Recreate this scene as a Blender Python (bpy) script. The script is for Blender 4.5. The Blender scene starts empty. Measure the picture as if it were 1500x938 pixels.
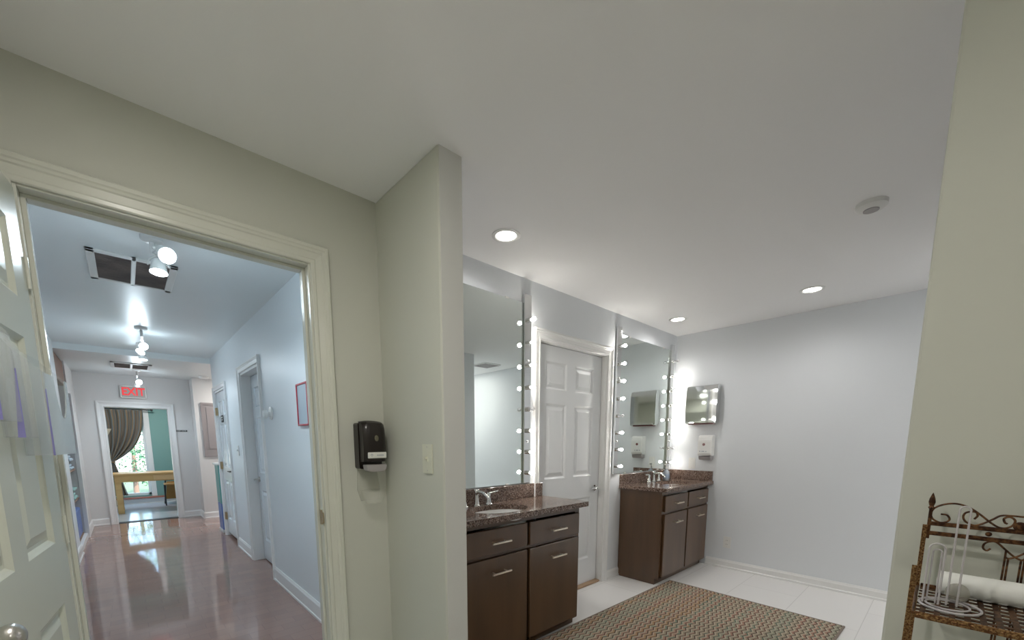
import bpy, bmesh, math, random
from mathutils import Vector, Matrix
random.seed(7)
PI = math.pi
sc = bpy.context.scene
COL = sc.collection

# ---------------------------------------------------------------- camera
YAW, PITCH, ROLL = 0.739878, 0.134519, -0.0015287
FPX, PX, PY = 596.245, 733.657, 727.507
CAM = Vector((0, 0, 1.3))
cy, sy = math.cos(YAW), math.sin(YAW)
_f = Vector((sy, cy, 0)); _r = Vector((cy, -sy, 0)); _u = Vector((0, 0, 1))
_f2 = _f * math.cos(PITCH) - _u * math.sin(PITCH)
_u2 = _u * math.cos(PITCH) + _f * math.sin(PITCH)
_r3 = _r * math.cos(ROLL) + _u2 * math.sin(ROLL)
_u3 = _u2 * math.cos(ROLL) - _r * math.sin(ROLL)
cd = bpy.data.cameras.new('camera'); cam = bpy.data.objects.new('camera', cd); COL.objects.link(cam)
cd.sensor_width = 36; cd.sensor_fit = 'HORIZONTAL'; cd.lens = FPX * 36 / 1500
cd.shift_x = (750 - PX) / 1500; cd.shift_y = (PY - 469) / 1500
cd.clip_start = 0.02; cd.clip_end = 200
cam.matrix_world = Matrix(((_r3.x, _u3.x, -_f2.x, CAM.x), (_r3.y, _u3.y, -_f2.y, CAM.y), (_r3.z, _u3.z, -_f2.z, CAM.z), (0, 0, 0, 1)))
sc.camera = cam

# ---------------------------------------------------------------- world, exposure, lamps
sc.view_settings.view_transform = 'Standard'; sc.view_settings.look = 'None'
sc.view_settings.gamma = 1; sc.view_settings.use_curve_mapping = False
sc.view_settings.exposure = 0.32
sc.cycles.use_denoising = True
sc.cycles.max_bounces = 10; sc.cycles.diffuse_bounces = 6; sc.cycles.glossy_bounces = 5
sc.cycles.transparent_max_bounces = 12
sc.cycles.sample_clamp_indirect = 6
sc.cycles.caustics_reflective = False; sc.cycles.caustics_refractive = False
w = bpy.data.worlds.new('world'); sc.world = w; w.use_nodes = True
wn = w.node_tree.nodes; wl = w.node_tree.links
sky = wn.new('ShaderNodeTexSky'); sky.sky_type = 'HOSEK_WILKIE'; sky.turbidity = 4
sky.sun_direction = Vector((0.5, 0.3, 0.8)).normalized()
wl.new(sky.outputs[0], wn['Background'].inputs[0]); wn['Background'].inputs[1].default_value = 26.0
ld = bpy.data.lights.new('sun', 'SUN'); ld.energy = 16; ld.angle = 0.02; ld.color = (1, .97, .9)
lo = bpy.data.objects.new('sun', ld); COL.objects.link(lo); lo.rotation_euler = (math.radians(35), 0, math.radians(20))

# strength of the place's own lamps and of the added fill lights
P_BATH = 4.8        # bathroom downlights
P_VEST_FILL = 10.0        # added fill lights in the entry ceiling, out of view
P_TRACK = 9.0      # each spot head of the hall fixtures
BULB = 64.0         # emission of a vanity bulb
COOL = (.72, .88, 1.0)
P_FOYER_FILL = 17.0; P_FAR_FILL = 20.0; P_ALCOVE_FILL = 13.0  # added out-of-view fill lights: foyer, far room, alcove

# ---------------------------------------------------------------- materials
def mat(name, color=(.8, .8, .8), rough=.5, metal=0, **kw):
    m = bpy.data.materials.new(name); m.use_nodes = True
    b = m.node_tree.nodes['Principled BSDF']
    b.inputs['Base Color'].default_value = (*color, 1); b.inputs['Roughness'].default_value = rough
    b.inputs['Metallic'].default_value = metal
    for k, v in kw.items(): b.inputs[k.replace('_', ' ')].default_value = v
    return m
def N(m, t, **kw):
    n = m.node_tree.nodes.new(t)
    for k, v in kw.items(): setattr(n, k, v)
    return n
def L(m, a, b): m.node_tree.links.new(a, b)
def bs(m): return m.node_tree.nodes['Principled BSDF']
def bump(m, scale, strength, dist=.002, detail=3):
    tc = N(m, 'ShaderNodeTexCoord'); n = N(m, 'ShaderNodeTexNoise'); n.inputs['Scale'].default_value = scale
    n.inputs['Detail'].default_value = detail
    L(m, tc.outputs['Object'], n.inputs['Vector'])
    b = N(m, 'ShaderNodeBump'); b.inputs['Strength'].default_value = strength; b.inputs['Distance'].default_value = dist
    L(m, n.outputs[0], b.inputs['Height']); L(m, b.outputs[0], bs(m).inputs['Normal'])
    return m
def emis(name, color, s):
    m = mat(name, (0, 0, 0), .5); bs(m).inputs['Emission Color'].default_value = (*color, 1); bs(m).inputs['Emission Strength'].default_value = s
    return m
def noisecol(m, c1, c2, scale, lo_=.4, hi=.6, detail=4, coord='Object', stretch=(1, 1, 1)):
    tc = N(m, 'ShaderNodeTexCoord'); mp = N(m, 'ShaderNodeMapping'); mp.inputs['Scale'].default_value = stretch
    L(m, tc.outputs[coord], mp.inputs[0])
    n = N(m, 'ShaderNodeTexNoise'); n.inputs['Scale'].default_value = scale; n.inputs['Detail'].default_value = detail
    L(m, mp.outputs[0], n.inputs['Vector'])
    r = N(m, 'ShaderNodeValToRGB'); r.color_ramp.elements[0].position = lo_; r.color_ramp.elements[1].position = hi
    r.color_ramp.elements[0].color = (*c1, 1); r.color_ramp.elements[1].color = (*c2, 1)
    L(m, n.outputs[0], r.inputs[0]); L(m, r.outputs[0], bs(m).inputs['Base Color'])
    return m
M = {}
M['sage'] = bump(mat('sage_wall_paint', (.575, .58, .515), .55), 60, .12)
M['bath'] = bump(mat('bathroom_wall_paint', (.74, .765, .79), .6), 60, .08)
M['hall'] = bump(mat('hall_wall_paint', (.74, .78, .80), .38), 45, .25)
M['hall_grey'] = bump(mat('hall_end_paint', (.70, .69, .68), .5), 45, .15)
M['ceil'] = bump(mat('ceiling_paint', (.88, .875, .875), .7), 70, .08)
M['hceil'] = bump(mat('hall_ceiling_paint', (.76, .80, .80), .35), 25, .15)
M['trimw'] = mat('white_gloss_trim', (.80, .80, .79), .28)
M['trims'] = mat('cream_gloss_trim', (.63, .635, .56), .22)
M['doorw'] = mat('white_door_paint', (.73, .745, .755), .32)
M['doorh'] = mat('hall_door_paint', (.70, .75, .78), .2)
M['doors'] = bump(mat('cream_door_paint', (.62, .64, .55), .25), 8, .06)
M['teal'] = mat('teal_wall_paint', (.20, .36, .33), .6)
M['chrome'] = mat('polished_chrome', (.82, .83, .83), .06, 1)
M['steel'] = mat('brushed_steel', (.62, .6, .57), .28, 1)
M['nickel'] = mat('satin_nickel', (.95, .86, .74), .3, 1)
M['brass'] = mat('aged_brass', (.55, .42, .25), .35, 1)
M['mirror'] = mat('mirror_glass', (.80, .86, .84), .0, 1)
M['plastic'] = mat('white_plastic', (.78, .78, .76), .35)
M['creamp'] = mat('cream_plastic', (.66, .66, .55), .35)
M['greyp'] = mat('grey_plastic', (.35, .33, .33), .4)
M['blackg'] = mat('black_gloss_plastic', (.010, .006, .005), .28)
M['black'] = mat('black_plastic', (.02, .02, .022), .5)
M['dark'] = mat('dark_gap', (.01, .008, .007), .8)
M['porc'] = mat('white_porcelain', (.82, .82, .8), .08)
M['maroon'] = mat('maroon_lens', (.16, .05, .05), .3)
M['red'] = mat('red_frame', (.45, .03, .05), .35)
M['board'] = mat('blue_grey_panel', (.42, .50, .56), .25)
M['panelg'] = mat('grey_brown_panel', (.30, .27, .27), .45)
M['wood'] = noisecol(mat('espresso_wood', rough=.33), (.062, .029, .010), (.10, .048, .018), 9, .3, .7, 5, stretch=(1, 1, .12))
M['table'] = noisecol(mat('light_oak', rough=.4), (.55, .32, .12), (.68, .43, .18), 6, .3, .7, 5, stretch=(.2, 2, 2))
M['grille'] = noisecol(mat('brown_filter', rough=.8), (.16, .13, .12), (.23, .19, .17), 5)
M['pink'] = mat('pink_metal', (.5, .32, .30), .4, .5)
# granite
bs(M['wood']).inputs['Coat Weight'].default_value = .35; bs(M['wood']).inputs['Coat IOR'].default_value = 1.9; bs(M['wood']).inputs['Coat Roughness'].default_value = .22
g = M['granite'] = mat('speckled_granite', rough=.12)
tc = N(g, 'ShaderNodeTexCoord'); v = N(g, 'ShaderNodeTexVoronoi'); v.inputs['Scale'].default_value = 210
n2 = N(g, 'ShaderNodeTexNoise'); n2.inputs['Scale'].default_value = 60; n2.inputs['Detail'].default_value = 5
L(g, tc.outputs['Object'], v.inputs['Vector']); L(g, tc.outputs['Object'], n2.inputs['Vector'])
rr = N(g, 'ShaderNodeValToRGB'); e = rr.color_ramp.elements
e[0].position = .0; e[0].color = (.02, .015, .012, 1); e[1].position = 1; e[1].color = (.40, .33, .29, 1)
for p, c in ((.35, (.07, .04, .03, 1)), (.55, (.16, .10, .075, 1)), (.75, (.27, .20, .16, 1))):
    q = e.new(p); q.color = c
sep = N(g, 'ShaderNodeSeparateColor'); L(g, v.outputs['Color'], sep.inputs[0])
mx = N(g, 'ShaderNodeMath', operation='MULTIPLY_ADD'); L(g, sep.outputs[0], mx.inputs[0]); mx.inputs[1].default_value = .75
sub = N(g, 'ShaderNodeMath', operation='MULTIPLY'); L(g, n2.outputs[0], sub.inputs[0]); sub.inputs[1].default_value = .3
L(g, sub.outputs[0], mx.inputs[2]); L(g, mx.outputs[0], rr.inputs[0]); L(g, rr.outputs[0], bs(g).inputs['Base Color'])
# tiles
def tiles(name, c1, c2, grout, sx, sy_, mortar, rough, offs=.5, rot=0, wear=None, loc=(0, 0, 0)):
    m = mat(name, rough=rough)
    tc = N(m, 'ShaderNodeTexCoord'); mp = N(m, 'ShaderNodeMapping'); mp.inputs['Rotation'].default_value = (0, 0, rot)
    L(m, tc.outputs['Object'], mp.inputs[0])
    b = N(m, 'ShaderNodeTexBrick'); b.offset = offs; mp.inputs['Location'].default_value = loc; b.inputs['Scale'].default_value = 1
    b.inputs['Brick Width'].default_value = sx; b.inputs['Row Height'].default_value = sy_
    b.inputs['Mortar Size'].default_value = mortar; b.inputs['Mortar Smooth'].default_value = .2
    b.inputs['Color1'].default_value = (*c1, 1); b.inputs['Color2'].default_value = (*c2, 1); b.inputs['Mortar'].default_value = (*grout, 1)
    L(m, mp.outputs[0], b.inputs[0]); L(m, b.outputs[0], bs(m).inputs['Base Color'])
    bp = N(m, 'ShaderNodeBump'); bp.inputs['Strength'].default_value = .15; bp.inputs['Distance'].default_value = .002; bp.invert = True
    L(m, b.outputs[1], bp.inputs['Height'])
    if wear:
        n = N(m, 'ShaderNodeTexNoise'); n.inputs['Scale'].default_value = wear; n.inputs['Detail'].default_value = 2
        L(m, tc.outputs['Object'], n.inputs['Vector'])
        b2 = N(m, 'ShaderNodeBump'); b2.inputs['Strength'].default_value = .10; b2.inputs['Distance'].default_value = .004
        L(m, n.outputs[0], b2.inputs['Height']); L(m, bp.outputs[0], b2.inputs['Normal']); L(m, b2.outputs[0], bs(m).inputs['Normal'])
    else: L(m, bp.outputs[0], bs(m).inputs['Normal'])
    return m
M['btile'] = tiles('white_marble_tile', (.80, .79, .775), (.77, .76, .75), (.62, .61, .60), .90, .435, .0025, .3, loc=(0, .135, 0))
M['htile'] = tiles('glossy_brown_brick_tile', (.30, .195, .165), (.335, .215, .18), (.285, .185, .157), .20, .10, .003, .06, wear=9)
M['ftile'] = mat('pale_floor', (.55, .58, .62), .12)
# antique gold metal with dark rub
def antique(name, c1, c2, scale, rough=.45):
    m = mat(name, rough=rough, metal=.75); return noisecol(m, c1, c2, scale, .42, .6, 3)
M['antique'] = antique('antique_gold_metal', (.13, .055, .022), (.33, .20, .085), 260)
M['antdark'] = antique('dark_bronze_metal', (.05, .022, .012), (.17, .08, .035), 90)
# rug: zigzag rows running along X
r_ = M['rug'] = mat('zigzag_rug', rough=.95)
tc = N(r_, 'ShaderNodeTexCoord'); sx_ = N(r_, 'ShaderNodeSeparateXYZ'); L(r_, tc.outputs['Object'], sx_.inputs[0])
def math_(m, op, a, b=None, c=None):
    n = N(m, 'ShaderNodeMath', operation=op)
    for i, x in enumerate((a, b, c)):
        if x is None: continue
        if isinstance(x, (int, float)): n.inputs[i].default_value = x
        else: L(m, x, n.inputs[i])
    return n.outputs[0]
tri = math_(r_, 'PINGPONG', sx_.outputs[0], .039)
vv = math_(r_, 'MULTIPLY_ADD', tri, .48, sx_.outputs[1])
rowf = math_(r_, 'MULTIPLY', vv, 1 / .031)
row = math_(r_, 'FLOOR', rowf); frac = math_(r_, 'FRACT', rowf)
def ramp(m, src, stops):
    n = N(m, 'ShaderNodeValToRGB'); n.color_ramp.interpolation = 'CONSTANT'; e = n.color_ramp.elements
    e[0].position = stops[0][0]; e[0].color = (*stops[0][1], 1); e[1].position = stops[1][0]; e[1].color = (*stops[1][1], 1)
    for p, c in stops[2:]: q = e.new(p); q.color = (*c, 1)
    L(m, src, n.inputs[0]); return n.outputs[0]
def mixc(m, f, a, b):
    n = N(m, 'ShaderNodeMix', data_type='RGBA'); L(m, f, n.inputs[0]); L(m, a, n.inputs[6]); L(m, b, n.inputs[7]); return n.outputs[2]
wn1 = N(r_, 'ShaderNodeTexWhiteNoise', noise_dimensions='1D'); L(r_, row, wn1.inputs['W'])
wn2 = N(r_, 'ShaderNodeTexWhiteNoise', noise_dimensions='1D'); L(r_, math_(r_, 'ADD', row, 31.7), wn2.inputs['W'])
fine = N(r_, 'ShaderNodeTexNoise'); fine.inputs['Scale'].default_value = 14; L(r_, tc.outputs['Object'], fine.inputs['Vector'])
jig = math_(r_, 'MULTIPLY_ADD', fine.outputs[0], .5, -.25)
lineC = ramp(r_, math_(r_, 'ADD', wn1.outputs[0], jig), [(0, (.075, .045, .03)), (.35, (.13, .05, .035)), (.5, (.08, .06, .04)), (.68, (.07, .12, .09)), (.82, (.10, .055, .04))])
bandC = ramp(r_, math_(r_, 'ADD', wn2.outputs[0], jig), [(0, (.30, .25, .18)), (.25, (.33, .19, .14)), (.45, (.27, .27, .20)), (.62, (.36, .23, .17)), (.78, (.18, .23, .17)), (.88, (.34, .22, .12))])
creamC = ramp(r_, wn2.outputs[0], [(0, (.44, .37, .28)), (.5, (.38, .35, .27)), (.75, (.43, .32, .24))])
c12 = mixc(r_, math_(r_, 'GREATER_THAN', frac, .64), bandC, creamC)
call = mixc(r_, math_(r_, 'LESS_THAN', frac, .24), c12, lineC)
L(r_, call, bs(r_).inputs['Base Color'])
M['rugb'] = mat('rug_binding', (.22, .18, .15), .9)
# cloth
cu = M['curtain'] = mat('striped_curtain', rough=.85)
tc = N(cu, 'ShaderNodeTexCoord'); wv = N(cu, 'ShaderNodeTexWave', wave_type='BANDS', bands_direction='X'); wv.inputs['Scale'].default_value = 5.5
wv.inputs['Distortion'].default_value = 3; wv.inputs['Detail'].default_value = 2
L(cu, tc.outputs['UV'], wv.inputs[0])
crr = N(cu, 'ShaderNodeValToRGB'); e = crr.color_ramp.elements; e[0].color = (.20, .13, .07, 1); e[1].color = (.12, .13, .13, 1)
q = e.new(.5); q.color = (.17, .16, .14, 1)
L(cu, wv.outputs[0], crr.inputs[0]); L(cu, crr.outputs[0], bs(cu).inputs['Base Color'])
# transparent plastics
def clear(name, color, alpha, rough=.08):
    m = mat(name, color, rough); bs(m).inputs['Alpha'].default_value = alpha; bs(m).inputs['Specular IOR Level'].default_value = .8
    return m
M['acryl'] = clear('clear_acrylic', (.66, .70, .72), .12)
M['frost'] = clear('hazy_acrylic', (.66, .72, .74), .62)
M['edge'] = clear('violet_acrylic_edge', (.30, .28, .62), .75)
M['tray'] = clear('clear_drip_tray', (.70, .70, .62), .28)
M['pane'] = clear('window_glass', (.8, .9, .9), .06, .02)
M['bulboff'] = clear('clear_bulb_glass', (.85, .85, .85), .35)
M['glass'] = mat('clear_glass_rod', (.80, .76, .78), .08); bs(M['glass']).inputs['Transmission Weight'].default_value = .4; bs(M['glass']).inputs['IOR'].default_value = 1.3
M['bulb'] = emis('lit_bulb', (1, .965, .89), BULB)
M['lens'] = emis('lit_downlight_lens', (1, .95, .88), 9)
M['slens'] = emis('lit_spot_lens', (.92, .97, 1), 26)
M['exitface'] = emis('exit_sign_face', (.75, .72, .70), .28)
M['exitred'] = emis('exit_letters', (1, .05, .06), .7)
M['paper'] = mat('white_paper', (.80, .80, .77), .8)
M['leafm'] = noisecol(mat('foliage', rough=.6), (.04, .16, .07), (.22, .42, .22), 3, .35, .65)
M['tealc'] = mat('teal_panel', (.12, .40, .38), .3); M['bluec'] = mat('blue_panel', (.10, .19, .50), .3)
M['towelb'] = mat('pale_blue_towel', (.42, .52, .60), .95); M['towelt'] = mat('pale_teal_towel', (.30, .48, .46), .95)
M['plum'] = noisecol(mat('plum_cloth', rough=.9), (.07, .05, .08), (.13, .10, .15), 5, stretch=(6, 6, .5))
M['brownw'] = mat('brown_board', (.22, .13, .09), .6)
M['chairw'] = mat('chair_wood', (.40, .20, .05), .4)
M['sill'] = mat('terracotta_sill', (.42, .15, .10), .6)
M['labelw'] = mat('white_label', (.72, .72, .68), .4); M['ink'] = mat('faded_ink', (.35, .38, .42), .6); M['bluei'] = mat('pale_blue_label', (.34, .42, .55), .5)
M['soil'] = mat('ground', (.08, .12, .05), .9)

# ---------------------------------------------------------------- mesh helpers
class MB:
    def __init__(s): s.bm = bmesh.new(); s.uv = None
    def box(s, a, b, bev=0, seg=1, Mx=None):
        t = bmesh.new(); bmesh.ops.create_cube(t, size=1)
        a = Vector(a); b = Vector(b); c = (a + b) / 2; d = b - a
        for v in t.verts: v.co = Vector((v.co.x * d.x, v.co.y * d.y, v.co.z * d.z)) + c
        if bev: bmesh.ops.bevel(t, geom=t.edges[:], offset=bev, segments=seg, affect='EDGES', profile=.5)
        return s._add(t, Mx)
    def _add(s, t, Mx=None):
        if Mx is not None: bmesh.ops.transform(t, matrix=Mx, verts=t.verts)
        me = bpy.data.meshes.new('tmp'); t.to_mesh(me); t.free(); s.bm.from_mesh(me); bpy.data.meshes.remove(me); return s
    def cyl(s, p0, p1, r0, r1=None, n=20, caps=True):
        r1 = r0 if r1 is None else r1
        p0 = Vector(p0); p1 = Vector(p1); d = p1 - p0; t = bmesh.new()
        bmesh.ops.create_cone(t, cap_ends=caps, segments=n, radius1=r0, radius2=r1, depth=d.length)
        Mx = Matrix.Translation((p0 + p1) / 2) @ d.to_track_quat('Z', 'Y').to_matrix().to_4x4()
        return s._add(t, Mx)
    def sphere(s, c, r, sc_=(1, 1, 1), n=16):
        t = bmesh.new(); bmesh.ops.create_uvsphere(t, u_segments=n, v_segments=n // 2 + 2, radius=r)
        return s._add(t, Matrix.Translation(Vector(c)) @ Matrix.Diagonal((*sc_, 1)))
    def lathe(s, prof, c=(0, 0, 0), axis=(0, 0, 1), n=24):
        t = bmesh.new(); rings = []
        for r, z in prof:
            rings.append([t.verts.new((r * math.cos(2 * PI * k / n), r * math.sin(2 * PI * k / n), z)) for k in range(n)])
        for A, B in zip(rings, rings[1:]):
            for k in range(n): t.faces.new((A[k], A[(k + 1) % n], B[(k + 1) % n], B[k]))
        if prof[0][0] > 1e-4: t.faces.new(rings[0][::-1])
        if prof[-1][0] > 1e-4: t.faces.new(rings[-1])
        bmesh.ops.remove_doubles(t, verts=t.verts, dist=1e-5)
        return s._add(t, Matrix.Translation(Vector(c)) @ Vector(axis).to_track_quat('Z', 'Y').to_matrix().to_4x4())
    def tube(s, pts, r, n=8, closed=False):
        pts = [Vector(p) for p in pts]; t = bmesh.new(); rings = []; m = len(pts); up = None
        for i, p in enumerate(pts):
            if closed: d = pts[(i + 1) % m] - pts[i - 1]
            else: d = pts[min(i + 1, m - 1)] - pts[max(i - 1, 0)]
            d.normalize()
            if up is None:
                up = Vector((0, 0, 1)) if abs(d.z) < .9 else Vector((1, 0, 0))
            a = d.cross(up).normalized(); b = a.cross(d).normalized(); up = b
            rad = r(i / (m - 1)) if callable(r) else r
            rings.append([t.verts.new(p + a * rad * math.cos(2 * PI * k / n) + b * rad * math.sin(2 * PI * k / n)) for k in range(n)])
        for i in range(m if closed else m - 1):
            A = rings[i]; B = rings[(i + 1) % m]
            for k in range(n): t.faces.new((A[k], A[(k + 1) % n], B[(k + 1) % n], B[k]))
        if not closed: t.faces.new(rings[0][::-1]); t.faces.new(rings[-1])
        bmesh.ops.recalc_face_normals(t, faces=t.faces)
        return s._add(t)
    def prism(s, poly, o, ux, uy, un, h, bev=0):
        """polygon poly (2-D) in the plane o+ux,uy extruded by h along un"""
        o, ux, uy, un = Vector(o), Vector(ux), Vector(uy), Vector(un); t = bmesh.new()
        A = [t.verts.new(o + ux * x + uy * y) for x, y in poly]; B = [t.verts.new(o + ux * x + uy * y + un * h) for x, y in poly]
        t.faces.new(A); t.faces.new(B[::-1]); k = len(A)
        for i in range(k): t.faces.new((A[i], B[i], B[(i + 1) % k], A[(i + 1) % k]))
        bmesh.ops.recalc_face_normals(t, faces=t.faces)
        if bev: bmesh.ops.bevel(t, geom=t.edges[:], offset=bev, segments=2, affect='EDGES')
        return s._add(t)
    def build(s, name, m, parent=None, smooth=False):
        off = worldloc(parent)
        if parent is not None: bmesh.ops.translate(s.bm, verts=s.bm.verts, vec=-off)
        me = bpy.data.meshes.new(name); s.bm.to_mesh(me); s.bm.free()
        if m is not None: me.materials.append(m)
        o = bpy.data.objects.new(name, me); COL.objects.link(o)
        if parent is not None: o.parent = parent
        if smooth:
            for p in me.polygons: p.use_smooth = True
            try: me.set_sharp_from_angle(angle=math.radians(40))
            except Exception: pass
        return o
def worldloc(o):
    v = Vector((0, 0, 0))
    while o is not None: v += o.location; o = o.parent
    return v
def tag(o, label, cat, group=None, kind=None):
    if label: o['label'] = label
    if cat: o['category'] = cat
    if group: o['group'] = group
    if kind: o['kind'] = kind
    return o
def thing(name, label, cat, loc=(0, 0, 0), group=None):
    o = bpy.data.objects.new(name, None); COL.objects.link(o); o.location = loc; o.empty_display_size = .1
    return tag(o, label, cat, group)
def struct(name, mb, m, smooth=False):
    o = mb.build(name, m, None, smooth); o['kind'] = 'structure'; return o
def sbox(name, a, b, m, bev=0): return struct(name, MB().box(a, b, bev), m)
def children(o): return [c for c in bpy.data.objects if c.parent == o]
def copy_tree(o, parent=None):
    c = o.copy(); COL.objects.link(c)
    if parent is not None: c.parent = parent
    for ch in children(o):
        if ch != c: copy_tree(ch, c)
    return c
def lamp(name, kind, loc, energy, color=(1, 1, 1), size=.1, rot=None, spot=None, parent=None, blend=.6):
    d = bpy.data.lights.new(name, kind); d.energy = energy; d.color = color
    if kind == 'AREA': d.shape = 'DISK'; d.size = size
    else: d.shadow_soft_size = size
    if spot: d.spot_size = math.radians(spot); d.spot_blend = blend
    o = bpy.data.objects.new(name, d); COL.objects.link(o)
    o.location = Vector(loc) - (worldloc(parent) if parent else Vector())
    if parent: o.parent = parent
    if rot: o.rotation_euler = rot
    return o

# ---------------------------------------------------------------- room sizes
ZC = 2.41; ZF = 2.34          # ceilings: rooms, far end of the hall
YD0, YD1 = 1.93, 2.05         # wall with the hall door
DL, DR, DH = -.17, .645, 2.05 # hall door opening
RX0, RX1, RY = .966, 1.075, 1.41   # return wall
YM = 2.08; XF = 4.46          # mirror wall, far bathroom wall
XW = 1.5; YW = .076           # wall behind the rack
HX = .94; HE = 6.85           # hall right wall and where it ends
LX = -.50                     # hall left wall
YE = 8.85                     # wall with the far doorway

# floors
sbox('floor_bathroom', (RX0, -2.1, -.1), (XF + .1, YM + .12, 0), M['btile'])
sbox('floor_entry', (-.45, -1.75, -.1), (RX0, YD0, 0), M['btile'])
sbox('floor_hall', (-1.3, YD0, -.1), (RX0, 9.0, .0), M['htile'])
sbox('floor_hall_edge', (RX0, YM + .12, -.1), (HX + .3, HE, .0), M['htile'])
sbox('floor_foyer', (RX0, HE, -.1), (2.4, 9.0, .0), M['htile'])
sbox('floor_far_room', (-1.6, 9.0, -.1), (2.4, 11.65, .0), M['ftile'])
# ceilings
sbox('ceiling_bathroom', (RX1, -2.1, ZC), (XF + .1, YM + .12, ZC + .1), M['ceil'])
sbox('ceiling_entry', (-.45, -1.75, ZC), (RX1, YD0 + .01, ZC + .1), M['ceil'])
sbox('ceiling_hall', (-1.3, YD0 + .01, ZC), (RX1, HE, ZC + .1), M['hceil'])
sbox('ceiling_foyer', (-1.3, HE, ZF), (2.4, 9.0, ZC + .1), M['hceil'])
sbox('ceiling_far_room', (-1.6, 9.0, ZC), (2.4, 11.65, ZC + .1), M['ceil'])
# entry walls (sage)
mb = MB(); mb.box((-.45, YD0, 0), (DL - .02, YD1, ZC)).box((DL - .02, YD0, DH + .02), (DR + .02, YD1, ZC)).box((DR + .02, YD0, 0), (RX0, YD1, ZC))
struct('wall_hall_door', mb, M['sage'])
mb = MB().box((RX0, RY, 0), (RX1, YD1 + .02, ZC), .006, 2); struct('wall_return', mb, M['sage'])
sbox('wall_entry_left', (-.45, -1.75, 0), (-.33, YD0, ZC), M['sage'])
sbox('wall_entry_back', (-.45, -1.87, 0), (1.61, -1.75, ZC), M['sage'])
mb = MB().box((XW, -1.75, 0), (XW + .11, YW, ZC), .006, 2); struct('wall_rack', mb, M['sage'])
# bathroom walls
BDL, BDR, BDH = 2.29, 3.15, 2.03
mb = MB(); mb.box((RX1, YM, 0), (BDL - .02, YM + .12, ZC)).box((BDL - .02, YM, BDH + .02), (BDR + .02, YM + .12, ZC)).box((BDR + .02, YM, 0), (XF + .1, YM + .12, ZC))
struct('wall_mirror', mb, M['bath'])
sbox('wall_far', (XF, -2.1, 0), (XF + .12, YM, ZC), M['bath'])
sbox('wall_bathroom_back', (XW + .11, -.22, 0), (3.41, -.10, ZC), M['bath'])
sbox('wall_alcove_side', (3.29, -2.1, 0), (3.41, -.22, ZC), M['bath'])
sbox('wall_alcove_back', (3.41, -2.22, 0), (XF + .1, -2.1, ZC), M['bath'])
sbox('wall_return_end', (RX0 + .006, RY - .0012, 0), (RX1 + .004, RY + .0005, ZC), mat('end_wall_paint', (.63, .63, .60), .55))
sbox('wall_return_inner', (RX1 - .001, RY + .008, 0), (RX1 + .006, YM, ZC), M['bath'])
sbox('wall_rack_inner', (XW + .109, -.10, 0), (XW + .116, YW - .008, ZC), M['bath'])
# hall walls
Bn, Bf = 4.26, 5.05      # hall door openings
An, Af = 5.93, 6.72
mb = MB(); X0, X1 = HX, HX + .13
mb.box((X0, YD1, 0), (X1, Bn - .02, ZC)).box((X0, Bn - .02, 2.0), (X1, Bf + .02, ZC)).box((X0, Bf + .02, 0), (X1, An - .02, ZC)).box((X0, An - .02, 1.96), (X1, Af + .02, ZC)).box((X0, Af + .02, 0), (X1, HE, ZC))
struct('wall_hall_right', mb, M['hall'])
sbox('wall_light_block', (X1 + .02, Bn - .15, 0), (X1 + .06, Af + .1, ZC), M['hall'])  # added unseen slab, keeps sky light out of the gaps under the doors
NY0, NY1 = 6.74, 7.83    # niche opening in the left wall
mb = MB(); mb.box((LX - .12, YD1, 0), (LX, NY0, ZC), .004)
struct('wall_hall_left', mb, M['hall'])
sbox('wall_foyer_left', (LX - .12, NY1, 0), (LX, YE, ZF), M['hall_grey'])
EL, ER, EH = -.20, .555, 1.835
mb = MB(); mb.box((-1.3, YE, 0), (EL - .02, YE + .12, ZF)).box((EL - .02, YE, EH + .02), (ER + .02, YE + .12, ZF)).box((ER + .02, YE, 0), (.885, YE + .12, ZF))
struct('wall_hall_end', mb, M['hall_grey'])
sbox('wall_foyer_end', (.885, 8.45, 0), (2.4, YE + .12, ZF), M['hall_grey'])
sbox('wall_foyer_right', (2.4, HE - .1, 0), (2.5, 9.0, ZF), M['hall_grey'])
sbox('wall_foyer_near', (X1, HE - .1, 0), (2.4, HE, ZF), M['hall_grey'])
# far room
WX0, WX1, WZ0, WZ1 = -.30, .315, .17, 1.99
YB = 11.55
mb = MB(); mb.box((-1.6, YB, 0), (WX0, YB + .12, ZC)).box((WX0, YB, WZ1), (WX1, YB + .12, ZC)).box((WX1, YB, 0), (2.4, YB + .12, ZC)).box((WX0, YB, 0), (WX1, YB + .12, WZ0))
struct('wall_far_room_back', mb, M['teal'])
sbox('wall_far_room_left', (-1.72, 8.97, 0), (-1.6, YB + .12, ZC), M['teal'])
sbox('wall_far_room_right', (2.4, 8.97, 0), (2.52, YB + .12, ZC), M['teal'])
# niche shell
mb = MB(); mb.box((-1.15, NY0 - .03, 0), (LX - .12, NY0, ZF)).box((-1.15, NY1, 0), (LX - .12, NY1 + .03, ZF)).box((-1.18, NY0 - .03, 0), (-1.15, NY1 + .03, ZF))
struct('wall_niche', mb, M['hall'])

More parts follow.
